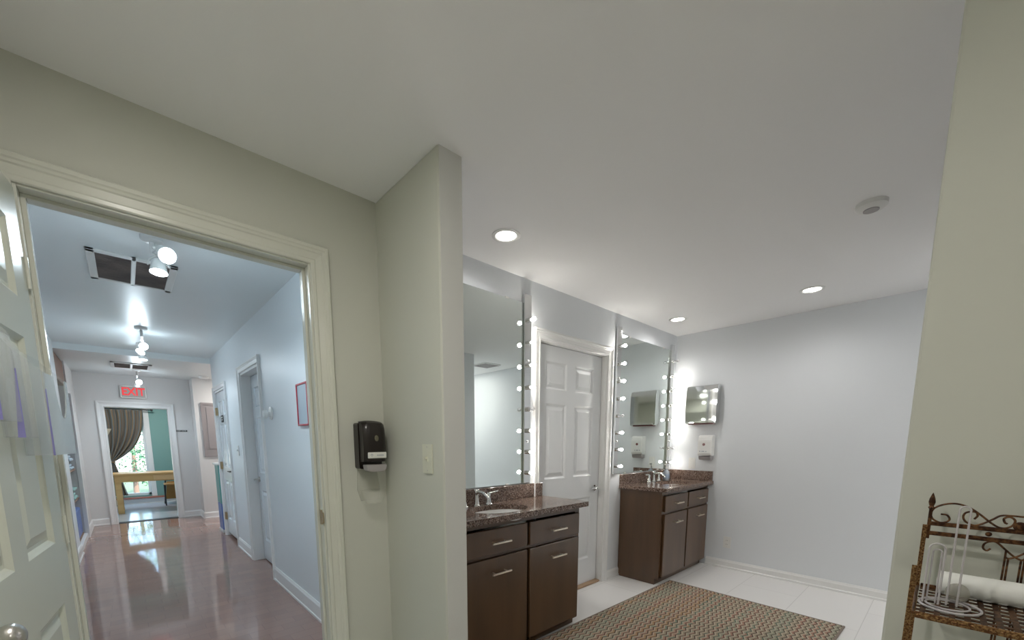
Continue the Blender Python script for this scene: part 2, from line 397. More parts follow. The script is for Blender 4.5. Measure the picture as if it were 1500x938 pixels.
# ---------------------------------------------------------------- trim
def base_run(name, a, b, nx, ny, m, h=.10, t=.014):
    """baseboard from a to b on the floor, thickness towards (nx,ny), small cap"""
    a = Vector((*a, 0)); b = Vector((*b, 0)); n = Vector((nx, ny, 0)); d = (b - a)
    prof = [(0, 0), (t + .006, 0), (t + .006, .016), (t, .022), (t, h - .02), (t - .006, h - .008), (t - .008, h), (0, h)]
    mb = MB().prism(prof, a, n, (0, 0, 1), d.normalized(), d.length); return struct(name, mb, m)
base_run('baseboard_far', (XF, -2.1), (XF, 1.64), -1, 0, M['trimw'], .085)
base_run('baseboard_mirror_wall', (BDR + .09, YM), (3.45, YM), 0, -1, M['trimw'], .085)
base_run('baseboard_hall_near', (HX, YD1), (HX, Bn - .07), -1, 0, M['trimw'], .13)
base_run('baseboard_hall_middle', (HX, Bf + .07), (HX, An - .06), -1, 0, M['trimw'], .12)
base_run('baseboard_hall_left', (LX, YD1), (LX, NY0 + .01), 1, 0, M['trimw'], .12)
base_run('baseboard_hall_end_left', (LX, YE), (EL - .10, YE), 0, -1, M['trimw'], .11)
base_run('baseboard_hall_end_right', (ER + .09, YE), (.885, YE), 0, -1, M['trimw'], .11)
base_run('baseboard_foyer_end', (.885, 8.45), (2.4, 8.45), 0, -1, M['trimw'], .11)
base_run('baseboard_foyer_step', (.885, 8.45), (.885, YE), -1, 0, M['trimw'], .11)
base_run('baseboard_foyer_left', (LX, NY1 + .08), (LX, YE), 1, 0, M['trimw'], .11)
base_run('baseboard_rack_wall', (XW, -1.75), (XW, YW), -1, 0, M['trims'], .085)
base_run('baseboard_return', (RX0, RY), (RX0, YD0), -1, 0, M['trims'], .085)
base_run('baseboard_door_wall', (DR + .1, YD0), (RX0, YD0), 0, -1, M['trims'], .085)
base_run('baseboard_far_room', (-1.6, YB), (2.4, YB), 0, -1, M['trimw'], .10)

def casing(name, axis, plane, lo_, hi, top, w_, sgn, m, t=.018, z0=0):
    """three-sided moulded casing round an opening. axis 'x': opening runs along X in the plane Y=plane."""
    k = t
    prof = [(0, 0), (0, k * .55), (w_ * .05, k * .72), (w_ * .20, k * .78), (w_ * .26, k * .62), (w_ * .58, k * .80), (w_ * .64, k * 1.02), (w_ * .74, k * 1.10), (w_ * .80, k * 1.30), (w_ * .96, k * 1.30), (w_, k * 1.15), (w_, 0)]
    t_ = bmesh.new(); rings = []
    for st in range(4):
        ring_ = []
        for o, th in prof:
            u = (lo_ - o) if st < 2 else (hi + o); z = z0 if st in (0, 3) else top + o; v = plane + sgn * th
            ring_.append(t_.verts.new((u, v, z) if axis == 'x' else (v, u, z)))
        rings.append(ring_)
    n = len(prof)
    for A, B in zip(rings, rings[1:]):
        for q in range(n): t_.faces.new((A[q], A[(q + 1) % n], B[(q + 1) % n], B[q]))
    t_.faces.new(rings[0]); t_.faces.new(rings[-1][::-1]); bmesh.ops.recalc_face_normals(t_, faces=t_.faces)
    mb = MB(); mb._add(t_); return struct(name, mb, m)
def jamb(name, axis, p0, p1, lo_, hi, top, m, stop=None, t=.02):
    mb = MB()
    def B(u0, u1, v0, v1, za, zb):
        a, b = ((u0, v0, za), (u1, v1, zb)) if axis == 'x' else ((v0, u0, za), (v1, u1, zb))
        mb.box(a, b, .0015, 1)
    B(lo_ - t, lo_, p0, p1, 0, top + t); B(hi, hi + t, p0, p1, 0, top + t); B(lo_, hi, p0, p1, top, top + t)
    if stop:
        s0, s1 = stop
        B(lo_, lo_ + .012, s0, s1, 0, top); B(hi - .012, hi, s0, s1, 0, top); B(lo_ + .012, hi - .012, s0, s1, top - .012, top)
    return struct(name, mb, m)
casing('trim_hall_door_near', 'x', YD0, DL - .008, DR + .008, DH + .006, .075, -1, M['trims'])
jamb('trim_hall_door_jamb', 'x', YD0, YD1, DL, DR, DH, M['trims'], (YD0 + .045, YD0 + .08))
casing('trim_hall_door_far', 'x', YD1, DL - .008, DR + .008, DH + .006, .07, 1, M['trimw'])
casing('trim_bathroom_door', 'x', YM, BDL - .006, BDR + .006, BDH + .006, .07, -1, M['trimw'])
jamb('trim_bathroom_door_jamb', 'x', YM, YM + .12, BDL, BDR, BDH, M['trimw'], (YM + .085, YM + .12))
casing('trim_hall_near_doorway', 'y', HX, Bn - .004, Bf + .004, 2.0 + .004, .06, -1, M['trimw'], z0=0)
jamb('trim_hall_near_jamb', 'y', HX, HX + .13, Bn, Bf, 1.98, M['trimw'])
casing('trim_hall_far_doorway', 'y', HX, An - .004, Af + .004, 1.96 + .004, .05, -1, M['trimw'])
jamb('trim_hall_far_jamb', 'y', HX, HX + .13, An, Af, 1.94, M['trimw'])
casing('trim_end_doorway', 'x', YE, EL - .004, ER + .004, EH + .004, .085, -1, M['trimw'])
jamb('trim_end_jamb', 'x', YE, YE + .12, EL, ER, EH, M['trimw'])
mb = MB().box((LX - .02, NY1 - .01, 0), (LX + .025, NY1 + .08, 1.93), .003)
struct('trim_niche_casing', mb, M['trimw'])
sbox('trim_niche_sill', (LX - .12, NY0, 0), (LX + .005, NY1, .07), M['trimw'], .004)
mb = MB().box((BDL, YM + .005, 0), (BDR, YM + .12, .018), .004); struct('trim_threshold', mb, mat('oak_threshold', (.40, .27, .17), .5))
for z in (.33, 1.08): MB().box((EL - .0005, YE - .004, z - .045), (EL + .004, YE + .06, z + .045), .001).build('hinge', M['brass'], bpy.data.objects['trim_end_jamb'])
sbox('trim_end_threshold', (EL, YE, 0), (ER, YE + .15, .006), M['black'])

# ---------------------------------------------------------------- six panel doors
def door_leaf(mb, o, ux, un, W, H, T=.035, both=False):
    """panelled leaf: o lower corner, ux along width, un out of the panelled face"""
    o, ux, un, uz = Vector(o), Vector(ux), Vector(un), Vector((0, 0, 1))
    st = .11 * W / .8; mid = .10 * W / .8; pw = (W - 2 * st - mid) / 2
    xs = [0, st, st + pw, st + pw + mid, W - st, W]
    k = H / 2.03
    zs = [0, .23 * k, .80 * k, .99 * k, 1.59 * k, 1.70 * k, 1.91 * k, H]
    t = bmesh.new()
    def V(x, z, n=0.): return t.verts.new(o + ux * x + uz * z + un * n)
    def quad(a, b, c, d): t.faces.new((a, b, c, d))
    for i in range(5):
        for j in range(7):
            x0, x1, z0, z1 = xs[i], xs[i + 1], zs[j], zs[j + 1]
            if i in (1, 3) and j in (1, 3, 5):
                rings = []
                for ins, dep in ((0, 0), (.006, -.004), (.014, -.011), (.024, -.011), (.050, -.003)):
                    rings.append([V(x0 + ins, z0 + ins, dep), V(x1 - ins, z0 + ins, dep), V(x1 - ins, z1 - ins, dep), V(x0 + ins, z1 - ins, dep)])
                for A, B in zip(rings, rings[1:]):
                    for q in range(4): quad(A[q], A[(q + 1) % 4], B[(q + 1) % 4], B[q])
                t.faces.new(rings[-1])
            else: quad(V(x0, z0), V(x1, z0), V(x1, z1), V(x0, z1))
    f = lambda x, z: V(x, z, -T)
    quad(f(0, 0), f(0, H), f(W, H), f(W, 0))
    quad(V(0, 0), f(0, 0), f(W, 0), V(W, 0)); quad(V(0, H), V(W, H), f(W, H), f(0, H))
    quad(V(0, 0), V(0, H), f(0, H), f(0, 0)); quad(V(W, 0), f(W, 0), f(W, H), V(W, H))
    bmesh.ops.remove_doubles(t, verts=t.verts, dist=1e-6); bmesh.ops.recalc_face_normals(t, faces=t.faces)
    mb._add(t); return mb
def sdoor(name, loc): 
    r = bpy.data.objects.new(name, None); COL.objects.link(r); r.location = loc; r['kind'] = 'structure'; return r
def lever(root, p, n, d, m=None, L_=.10, name='door_handle'):
    p, n, d = Vector(p), Vector(n), Vector(d)
    mb = MB().cyl(p, p + n * .012, .027, n=24).cyl(p + n * .012, p + n * .045, .010)
    mb.tube([p + n * .042, p + n * .05 + d * .02, p + n * .05 + d * L_ * .6 + Vector((0, 0, -.004)), p + n * .046 + d * L_], .0085, 10)
    return mb.build(name, m or M['steel'], root, True)
# bathroom door
r = sdoor('door_1', (BDL, YM + .05, .02))
door_leaf(MB(), (BDL + .003, YM + .05, .02), (1, 0, 0), (0, -1, 0), BDR - BDL - .006, BDH - .024).build('door_leaf', M['doorw'], r)
lever(r, (BDR - .07, YM + .05, .885), (0, -1, 0), (-1, 0, 0), M['chrome'], .10)
# hall door leaf opened toward the camera, on the left
r = sdoor('door_2', (DL - .002, YD0 - .025, .01)); r.rotation_euler.z = -math.radians(6)
LW, LXF = .80, DL - .004
door_leaf(MB(), (LXF, YD0 - .025 - LW, .012), (0, 1, 0), (1, 0, 0), LW, 2.02, .035).build('door_leaf', M['doors'], r)
mb = MB(); p = Vector((LXF, YD0 - .025 - LW + .068, .93)); mb.cyl(p, p + Vector((.012, 0, 0)), .032).cyl(p + Vector((.01, 0, 0)), p + Vector((.04, 0, 0)), .011)
mb.sphere(p + Vector((.055, 0, 0)), .027, (.8, 1, 1)); mb.build('door_knob', M['steel'], r, True)
for z in (.25, 1.02, 1.8):
    MB().cyl((DL - .001, YD0 - .020, z - .045), (DL - .001, YD0 - .020, z + .045), .005, n=10).build('hinge', M['trims'], r)
# strike plate on the jamb
mb = MB().box((DR - .0035, YD0 + .006, .915), (DR, YD0 + .034, .985), .001).box((DR - .004, YD0 - .012, .925), (DR + .0, YD0 + .006, .975), .001)
tag(mb.build('strike_plate', M['brass'], None), 'worn brass strike plate on the right jamb of the hall doorway', 'strike plate')
# hall doors
r = sdoor('door_3', (HX + .09, Bf, .012))
door_leaf(MB(), (HX + .09, Bf - .004, .014), (0, -1, 0), (-1, 0, 0), Bf - Bn - .008, 1.96).build('door_leaf', M['doorh'], r)
lever(r, (HX + .09, Bf - .07, .90), (-1, 0, 0), (0, 1, 0), M['steel'], -.02)
MB().box((HX + .084, Bf - .50, 1.55), (HX + .0895, Bf - .38, 1.62), .001).build('room_sign', M['black'], r)
MB().box((HX + .083, Bf - .48, 1.59), (HX + .0838, Bf - .40, 1.60)).box((HX + .083, Bf - .47, 1.57), (HX + .0838, Bf - .42, 1.578)).build('sign_lettering', M['labelw'], r)
r = sdoor('door_4', (HX + .012, Af, .012))
door_leaf(MB(), (HX + .012, Af - .004, .05), (0, -1, 0), (-1, 0, 0), Af - An - .008, 1.885).build('door_leaf', M['doorh'], r)
MB().box((HX + .005, Af - .42, 1.55), (HX + .0115, Af - .28, 1.64), .001).build('room_sign', M['black'], r)
MB().box((HX + .004, Af - .40, 1.605), (HX + .0048, Af - .30, 1.615)).box((HX + .004, Af - .39, 1.575), (HX + .0048, Af - .31, 1.585)).build('sign_lettering', M['labelw'], r)
for z in (.28, .98, 1.70):
    MB().cyl((HX - .006, Af - .006, z - .05), (HX - .006, Af - .006, z + .05), .008, n=10).box((HX - .004, Af - .05, z - .05), (HX + .0118, Af - .012, z + .05)).build('hinge', M['brass'], r)
mb = MB(); p = Vector((HX + .012, An + .07, .93)); mb.cyl(p, p + Vector((-.01, 0, 0)), .028).tube([p + Vector((-.035, 0, 0)), p + Vector((-.04, .09, 0))], .008).cyl(p, p + Vector((-.036, 0, 0)), .009)
mb.build('door_handle', M['black'], r, True)

# ---------------------------------------------------------------- window of the far room
r = sdoor('window_1', (WX0, YB, WZ0))
MB().box((WX0, YB + .04, WZ0), (WX0 + .04, YB + .09, WZ1)).box((WX1 - .04, YB + .04, WZ0), (WX1, YB + .09, WZ1)).box((WX0, YB + .04, WZ1 - .04), (WX1, YB + .09, WZ1)).box((WX0, YB + .04, WZ0), (WX1, YB + .09, WZ0 + .05)).box((WX1, YB - .02, WZ0 - .03), (WX1 + .09, YB, WZ1 + .08), .003).box((WX0 - .09, YB - .02, WZ0 - .03), (WX0, YB, WZ1 + .08), .003).build('window_frame', M['trimw'], r)
MB().box((WX0 + .04, YB + .062, WZ0 + .05), (WX1 - .04, YB + .068, WZ1 - .04)).build('window_pane', M['pane'], r)
MB().box((-1.6, YB - .07, WZ0 - .065), (2.4, YB, WZ0 - .035), .004).build('window_ledge', M['sill'], r)
# outside
sbox('ground_outside', (-12, YB + .2, -.35), (14, 30, -.3), M['soil'])
def leaves(n, c, s, size):
    t = bmesh.new()
    for _ in range(n):
        while True:
            u = Vector((random.uniform(-1, 1), random.uniform(-1, 1), random.uniform(-1, 1)))
            if u.length < 1: break
        p = Vector(c) + Vector((u.x * s[0], u.y * s[1], u.z * s[2])); q = Matrix.Rotation(random.uniform(0, 6.28), 3, Vector((random.gauss(0, 1), random.gauss(0, 1), random.gauss(0, 1))).normalized())
        k = size * random.uniform(.6, 1.3)
        vs = [t.verts.new(p + q @ Vector(a) * k) for a in ((-.5, 0, 0), (0, -.25, .05), (.55, 0, 0), (0, .25, .05))]
        t.faces.new(vs)
    m = MB(); m._add(t); return m
for (x, y, h, wd, lab) in ((-1.5, 14.2, 1.5, 1.35, 'leafy green tree outside the far window, on the left behind the curtain'), (1.25, 13.9, 1.15, 1.35, 'bright leafy tree outside the far window, seen through the bare pane'), (.1, 16.2, 1.5, 2.6, 'tall green tree standing behind the two nearer window trees')):
    rt = thing('garden_tree', lab, 'tree', (x, y, -.3), 'trees outside the far window')
    leaves(5200, (x, y, h), (wd, .6, 1.45), .085).build('foliage', M['leafm'], rt)
    MB().cyl((x, y, -.3), (x + .05, y, h), .07, .04, 10).build('trunk', M['brownw'], rt)

# ---------------------------------------------------------------- vanities
def vanity(label, x0, x1, yf, label_side):
    """cabinet with two slab drawers over two slab doors, front at y=yf"""
    r = thing('vanity_cabinet', label, 'cabinet', (x0, YM, 0), 'bathroom vanity cabinets')
    yb = YM - .004; zt = .855; yr = yf + .02
    mb = MB(); side = [(yb, 0), (yr + .035, 0), (yr + .035, .055), (yr, .055), (yr, zt), (yb, zt)]
    for xa in (x0, x1 - .018): mb.prism(side, (xa, 0, 0), (0, 1, 0), (0, 0, 1), (1, 0, 0), .018)
    mb.box((x0 + .018, yr + .035, .0), (x1 - .018, yr + .05, .056))
    mb.box((x0 + .018, yr, .055), (x1 - .018, yb, .075)).box((x0 + .018, yb - .01, .075), (x1 - .018, yb, zt))
    for za, zb in ((.055, .080), (.650, .670), (.825, zt)): mb.box((x0 + .018, yr, za), (x1 - .018, yr + .02, zb))
    xm = (x0 + x1) / 2
    for xa, xb in ((x0 + .018, x0 + .045), (x1 - .045, x1 - .018)): mb.box((xa, yr + .001, .08), (xb, yr + .02, zt - .01))
    mb.build('cabinet_body', M['wood'], r)
    gp = .012
    cols = ((x0 + .035, xm - gp), (xm + gp, x1 - .022))
    for xa, xb in cols:
        c = (xa + xb) / 2
        d = MB().box((xa, yf, .672), (xb, yr - .001, .815), .002).build('drawer', M['wood'], r); pull(c, yf, .74, d)
    for xa, xb in cols:
        c = (xa + xb) / 2
        d = MB().box((xa, yf, .072), (xb, yr - .001, .648), .002).build('door', M['wood'], r); pull(c, yf, .565, d)
    return r
def pull(c, yf, z, parent):
    mb = MB()
    for s in (-.045, .045): mb.cyl((c + s, yf, z), (c + s, yf - .028, z), .004, n=10)
    mb.box((c - .072, yf - .039, z - .005), (c + .072, yf - .029, z + .005), .002, 2)
    mb.build('handle', M['nickel'], parent, True)
V1 = (1.23, 2.27, 1.665); V2 = (3.44, 4.445, 1.645)
vanity('dark espresso vanity cabinet nearest the entry wall, left of the white bathroom door', *V1, 0)
vanity('dark espresso vanity cabinet in the far corner, beside the white far wall', *V2, 0)
def countertop(label, x0, x1, y0, sx, sy2, side=None):
    r = thing('granite_countertop', label, 'countertop', (x0, YM, .857), 'granite countertops')
    za, zb = .857, .89; a, b = .205, .145; n = 64; t = bmesh.new()
    yb = YM - .002
    def rim(th):
        c, s = math.cos(th), math.sin(th); k = []
        if c > 1e-6: k.append((x1 - sx) / c)
        if c < -1e-6: k.append((x0 - sx) / c)
        if s > 1e-6: k.append((yb - sy2) / s)
        if s < -1e-6: k.append((y0 - sy2) / s)
        k = min(k); return sx + c * k, sy2 + s * k
    ths = sorted([2 * PI * i / n for i in range(n)] + [math.atan2(cy_ - sy2, cx_ - sx) % (2 * PI) for cx_ in (x0, x1) for cy_ in (y0, yb)])
    O = {}; 
    for z in (za, zb):
        O[z] = [(t.verts.new((*rim(q), z)), t.verts.new((sx + a * math.cos(q), sy2 + b * math.sin(q), z))) for q in ths]
    k = len(ths)
    for i in range(k):
        j = (i + 1) % k
        for z in (za, zb): t.faces.new((O[z][i][0], O[z][j][0], O[z][j][1], O[z][i][1]))
        t.faces.new((O[za][i][0], O[za][j][0], O[zb][j][0], O[zb][i][0])); t.faces.new((O[za][i][1], O[zb][i][1], O[zb][j][1], O[za][j][1]))
    bmesh.ops.recalc_face_normals(t, faces=t.faces)
    m = MB(); m._add(t); m.build('countertop_slab', M['granite'], r)
    MB().box((x0, yb - .02, zb), (x1, yb, zb + .10), .002).build('backsplash', M['granite'], r)
    if side: MB().box((x1 - .02, y0 + .01, zb), (x1, yb - .021, zb + .10), .002).build('side_splash', M['granite'], r)
    # sink bowl below the slab
    s = thing('sink', label.split(' granite')[0] + ' undermount oval white sink set in the granite', 'sink', (sx, sy2, .72), 'oval sinks')
    return r, s, (a, b)
def sink(s, sx, sy2, a, b):
    t = bmesh.new(); n = 48; rings = []
    for f, z in ((1.02, .8565), (1.0, .853), (.97, .83), (.9, .79), (.72, .75), (.4, .728), (.09, .722)):
        rings.append([t.verts.new((sx + a * f * math.cos(2 * PI * i / n), sy2 + b * f * math.sin(2 * PI * i / n), z)) for i in range(n)])
    for f, z in ((.09, .712), (.42, .718), (.75, .74), (.93, .785), (1.01, .83), (1.07, .845), (1.07, .8565)):
        rings.append([t.verts.new((sx + a * f * math.cos(2 * PI * i / n), sy2 + b * f * math.sin(2 * PI * i / n), z)) for i in range(n)])
    for A, B in zip(rings, rings[1:] + rings[:1]):
        for i in range(n): t.faces.new((A[i], A[(i + 1) % n], B[(i + 1) % n], B[i]))
    bmesh.ops.recalc_face_normals(t, faces=t.faces)
    m = MB(); m._add(t); m.build('basin', M['porc'], s, True)
    MB().lathe([(.021, 0), (.021, .003), (.012, .004), (.012, 0)], (sx, sy2, .7225)).build('drain', M['chrome'], s, True)
S1 = (1.66, 1.835); S2 = (3.97, 1.83)
c1, s1, ab = countertop('speckled brown granite countertop on the near vanity', 1.21, 2.31, 1.635, *S1)
c2, s2, ab = countertop('speckled brown granite countertop on the far corner vanity', 3.415, XF - .002, 1.615, *S2, side=True)
s1['label'] = 'oval white undermount sink in the near granite countertop'; s2['label'] = 'oval white undermount sink in the far corner countertop'
sink(s1, *S1, *ab); sink(s2, *S2, *ab)
def faucet(label, x, y, first=None):
    z = .89
    r = thing('faucet', label, 'faucet', (x, y, z), 'chrome widespread faucets')
    mb = MB().lathe([(.026, 0), (.026, .006), (.019, .012), (.015, .045), (.014, .085), (.016, .10), (.013, .108), (.0, .11)], (x, y, z), n=24)
    mb.tube([(x, y, z + .075), (x, y - .03, z + .092), (x, y - .07, z + .088), (x, y - .105, z + .07), (x, y - .118, z + .055)], lambda q: .013 - .004 * q, 12)
    mb.build('spout', M['chrome'], r, True)
    for s in (-1, 1):
        hx = x + s * .10
        mb = MB().lathe([(.027, 0), (.027, .006), (.02, .014), (.013, .05), (.015, .066), (.012, .078), (0, .08)], (hx, y, z), n=20)
        mb.tube([(hx, y, z + .07), (hx + s * .03, y - .005, z + .077), (hx + s * .075, y - .01, z + .082)], lambda q: .009 - .003 * q, 10)
        mb.build('faucet_handle', M['chrome'], r, True)
    return r
faucet('chrome two-handled faucet behind the sink of the near vanity', 1.62, 2.005)
faucet('chrome two-handled faucet behind the sink of the far corner vanity', 3.93, 2.0)
# soap bottle
r = thing('soap_bottle', 'small clear pump soap bottle with pale blue label beside the far faucet', 'bottle', (4.17, 1.985, .89))
MB().lathe([(.030, 0), (.033, .005), (.033, .075), (.028, .095), (.012, .11), (.012, .12)], (4.17, 1.985, .891)).build('bottle_body', clear('clear_bottle', (.62, .68, .76), .7), r, True)
MB().lathe([(.0338, .02), (.0338, .065)], (4.17, 1.985, .891), n=24).build('label', M['bluei'], r, True)
MB().cyl((4.17, 1.985, 1.011), (4.17, 1.985, 1.03), .013).cyl((4.17, 1.985, 1.03), (4.17, 1.985, 1.055), .004).box((4.125, 1.977, 1.052), (4.18, 1.993, 1.064), .003).build('pump', M['plastic'], r, True)

# ---------------------------------------------------------------- mirrors with bulb bars
def wall_mirror(label, x0, x1):
    r = thing('vanity_mirror', label, 'mirror', (x0, YM, .995), 'frameless vanity mirrors')
    MB().box((x0, YM - .008, .998), (x1, YM - .002, 2.245)).build('mirror_glass', M['mirror'], r)
    for x in (x0 + .15, x1 - .15): MB().box((x - .015, YM - .012, .994), (x + .015, YM - .001, 1.006), .001).build('mirror_clip', M['plastic'], r); MB().box((x - .015, YM - .012, 2.238), (x + .015, YM - .001, 2.25), .001).build('mirror_clip', M['plastic'], r)
    return r
wall_mirror('tall frameless mirror above the near vanity, beside the entry wall', 1.20, 2.10)
wall_mirror('tall frameless mirror above the far corner vanity', 3.345, 4.30)
BZ = [2.13 - .151 * i for i in range(8)]
def light_bar(label, x, off, zt=2.30):
    r = thing('vanity_light_bar', label, 'light fixture', (x, YM, 1.02), 'bulb bars beside the mirrors')
    hw = .034; yf = YM - .024
    MB().box((x - hw, yf, .998), (x + hw, YM - .002, zt), .003, 2).build('bar_housing', M['chrome'], r)
    for z in (1.86, 1.30): MB().sphere((x, yf - .004, z), .008, n=10).build('cap_screw', M['chrome'], r, True)
    for i, z in enumerate(BZ):
        MB().lathe([(.016, 0), (.016, .018), (.010, .022), (.010, .028), (0, .028)], (x, yf, z), (0, -1, 0), 16).build('socket', M['chrome'], r, True)
        MB().lathe([(0, 0), (.005, .002), (.007, .009), (.011, .018), (.0135, .026), (.012, .034), (.008, .039), (0, .042)], (x, yf - .026, z), (0, -1, 0), 16).build('bulb', M['bulboff'] if i in off else M['bulb'], r, True)
    return r
light_bar('chrome bulb bar between the near mirror and the white bathroom door', 2.137, (4,))
light_bar('chrome bulb bar between the white bathroom door and the far mirror', 3.308, (4,))
light_bar('chrome bulb bar right of the far mirror, close to the room corner', 4.337, (0, 6))

# ---------------------------------------------------------------- far wall fittings
r = thing('towel_dispenser', 'polished chrome paper towel dispenser on the far wall above the soap dispenser', 'dispenser', (XF, 1.74, 1.46))
y0, y1, z0, z1 = 1.60, 1.905, 1.475, 1.865
prof = [(0, z0 + .02), (.075, z0), (.095, z0 + .01), (.105, z0 + .12), (.10, z1 - .06), (.085, z1 - .01), (.06, z1), (0, z1)]
MB().prism([(a, b) for a, b in prof], (XF - .001, y0, 0), (-1, 0, 0), (0, 0, 1), (0, 1, 0), y1 - y0, .004).build('dispenser_cover', M['chrome'], r)
MB().box((XF - .085, y0 + .03, z0 - .006), (XF - .015, y1 - .03, z0 + .002)).build('towel_slot', M['maroon'], r)
MB().box((XF - .108, y0 + .02, z0 + .012), (XF - .097, y1 - .02, z0 + .03), .003).build('front_lip', M['chrome'], r)
r = thing('soap_dispenser', 'white wall soap dispenser under the chrome towel dispenser', 'dispenser', (XF, 1.70, 1.10))
prof = [(0, 1.145), (.085, 1.15), (.095, 1.165), (.095, 1.30), (.085, 1.345), (.07, 1.36), (0, 1.36)]
MB().prism(prof, (XF - .001, 1.625, 0), (-1, 0, 0), (0, 0, 1), (0, 1, 0), .135, .006).build('dispenser_body', M['plastic'], r)
MB().prism([(0, 1.105), (.075, 1.108), (.092, 1.145), (0, 1.145)], (XF - .001, 1.635, 0), (-1, 0, 0), (0, 0, 1), (0, 1, 0), .115, .004).build('push_bar', M['greyp'], r)
MB().cyl((XF - .094, 1.70, 1.265), (XF - .0985, 1.70, 1.265), .014, n=24).build('level_window', M['maroon'], r, True)
mb = MB()
for yy, ww in ((1.735, .012), (1.715, .008), (1.70, .02), (1.675, .01)): mb.box((XF - .097, yy - ww / 2, 1.19), (XF - .0955, yy + ww / 2, 1.20))
mb.build('printed_mark', M['ink'], r)
def plate(name, label, cat, o, ux, un, kind, m, group=None, s=1.0):
    o, ux, un = Vector(o), Vector(ux), Vector(un)
    r = thing(name, label, cat, o, group); w_, h_ = .035 * s, .0575 * s
    MB().prism([(-w_, -h_), (w_, -h_), (w_, h_), (-w_, h_)], o, ux, (0, 0, 1), un, .006, .0015).build('cover_plate', m, r)
    if kind == 'switch':
        MB().prism([(-.005, -.012), (.005, -.012), (.005, .012), (-.005, .012)], o + un * .006, ux, (0, 0, 1), un, .002).build('toggle_slot', m, r)
        MB().prism([(-.004, -.002), (.004, -.002), (.004, .010), (-.004, .010)], o + un * .007, ux, (0, 0, 1), un, .012, .001).build('toggle', m, r)
    elif kind == 'outlet':
        for z in (-.02, .02): MB().prism([(-.016, z - .014), (.016, z - .014), (.016, z + .014), (-.016, z + .014)], o + un * .006, ux, (0, 0, 1), un, .0015, .001).build('socket', m, r)
        for z in (-.02, .02):
            for x in (-.006, .006): MB().prism([(x - .001, z - .004), (x + .001, z - .004), (x + .001, z + .006), (x - .001, z + .006)], o + un * .0074, ux, (0, 0, 1), un, .0006).build('slot', M['black'], r)
    elif kind == 'rocker':
        MB().prism([(-.016, -.033), (.016, -.033), (.016, .033), (-.016, .033)], o + un * .006, ux, (0, 0, 1), un, .004, .001).build('rocker', m, r)
    for z in (-h_ * .8, h_ * .8):
        MB().cyl(o + un * .006 + Vector((0, 0, z)), o + un * .0072 + Vector((0, 0, z)), .003, n=10).build('plate_screw', M['steel'], r)
    return r
plate('rocker_switch', 'white rocker switch plate on the far wall just above the granite side splash', 'switch', (XF - .001, 1.845, 1.065), (0, -1, 0), (-1, 0, 0), 'rocker', M['plastic'])
plate('outlet_cover', 'white outlet cover low on the far wall above the baseboard', 'outlet', (XF - .001, 1.445, .27), (0, -1, 0), (-1, 0, 0), 'outlet', M['plastic'])
plate('light_switch', 'cream light switch plate on the short return wall of the entry', 'switch', (RX0 - .001, 1.525, 1.225), (0, -1, 0), (-1, 0, 0), 'switch', M['creamp'], s=1.1)
plate('hall_light_switch', 'white light switch between the two hall doors', 'switch', (HX - .001, 5.45, 1.20), (0, -1, 0), (-1, 0, 0), 'switch', M['plastic'])

# ---------------------------------------------------------------- downlights
def downlight(label, x, y, lit=True):
    r = thing('recessed_downlight', label, 'ceiling light', (x, y, ZC), 'recessed bathroom downlights')
    MB().lathe([(.078, 0), (.078, -.004), (.062, -.007), (.055, -.003), (.055, 0)], (x, y, ZC)).build('trim_ring', M['plastic'], r, True)
    MB().lathe([(0, -.002), (.055, -.002), (.055, -.0012), (0, -.0012)], (x, y, ZC)).build('lens', M['lens'], r)
    lamp('downlight_lamp', 'SPOT', (x, y, ZC - .015), P_BATH * 3.0, (1, .98, .96), .05, (0, 0, 0), 168, r, 1)
downlight('round white ceiling downlight above the near vanity, the largest in view', 1.63, 1.74)
downlight('round white ceiling downlight above the far corner vanity', 3.85, 1.80)
downlight('round white ceiling downlight near the far wall, right of the corner one', 3.85, .80)
r = thing('round_detector', 'small round white ceiling detector near the top edge of the bathroom ceiling', 'detector', (2.70, .36, ZC))
MB().lathe([(.06, 0), (.06, -.018), (.045, -.03), (0, -.03)], (2.70, .36, ZC)).build('detector_case', M['plastic'], r, True)
MB().lathe([(.03, -.03), (.03, -.033), (0, -.033)], (2.70, .36, ZC)).build('sensor', M['greyp'], r, True)
r = thing('air_vent', 'white louvred ceiling vent in the bathroom alcove', 'vent', (4.0, -.55, ZC))
MB().box((3.85, -.70, ZC - .012), (4.15, -.40, ZC), .003).build('vent_frame', M['plastic'], r)
mb = MB()
for i in range(8): mb.box((3.87, -.68 + i * .034, ZC - .018), (4.13, -.665 + i * .034, ZC - .010))
mb.build('vent_slats', M['greyp'], r)
for x, y, lab in ((.12, .72, 'added unseen round fill light in the entry ceiling nearest the hall doorway'), (.85, -1.0, 'added unseen round fill light in the entry ceiling nearest the back wall')):
    r = thing('recessed_downlight', lab, 'ceiling light', (x, y, ZC), 'added entry fill lights')
    MB().lathe([(.078, 0), (.078, -.004), (.062, -.007), (.055, -.003), (.055, 0)], (x, y, ZC)).build('trim_ring', M['plastic'], r, True)
    MB().lathe([(0, -.002), (.055, -.002), (.055, -.0012), (0, -.0012)], (x, y, ZC)).build('lens', M['lens'], r)
    lamp('downlight_lamp', 'AREA', (x, y, ZC - .012), P_VEST_FILL * (1.05 if y > 0 else .42), (1, .96, .90), .14, parent=r)  # fill light added overhead to brighten the entry walls

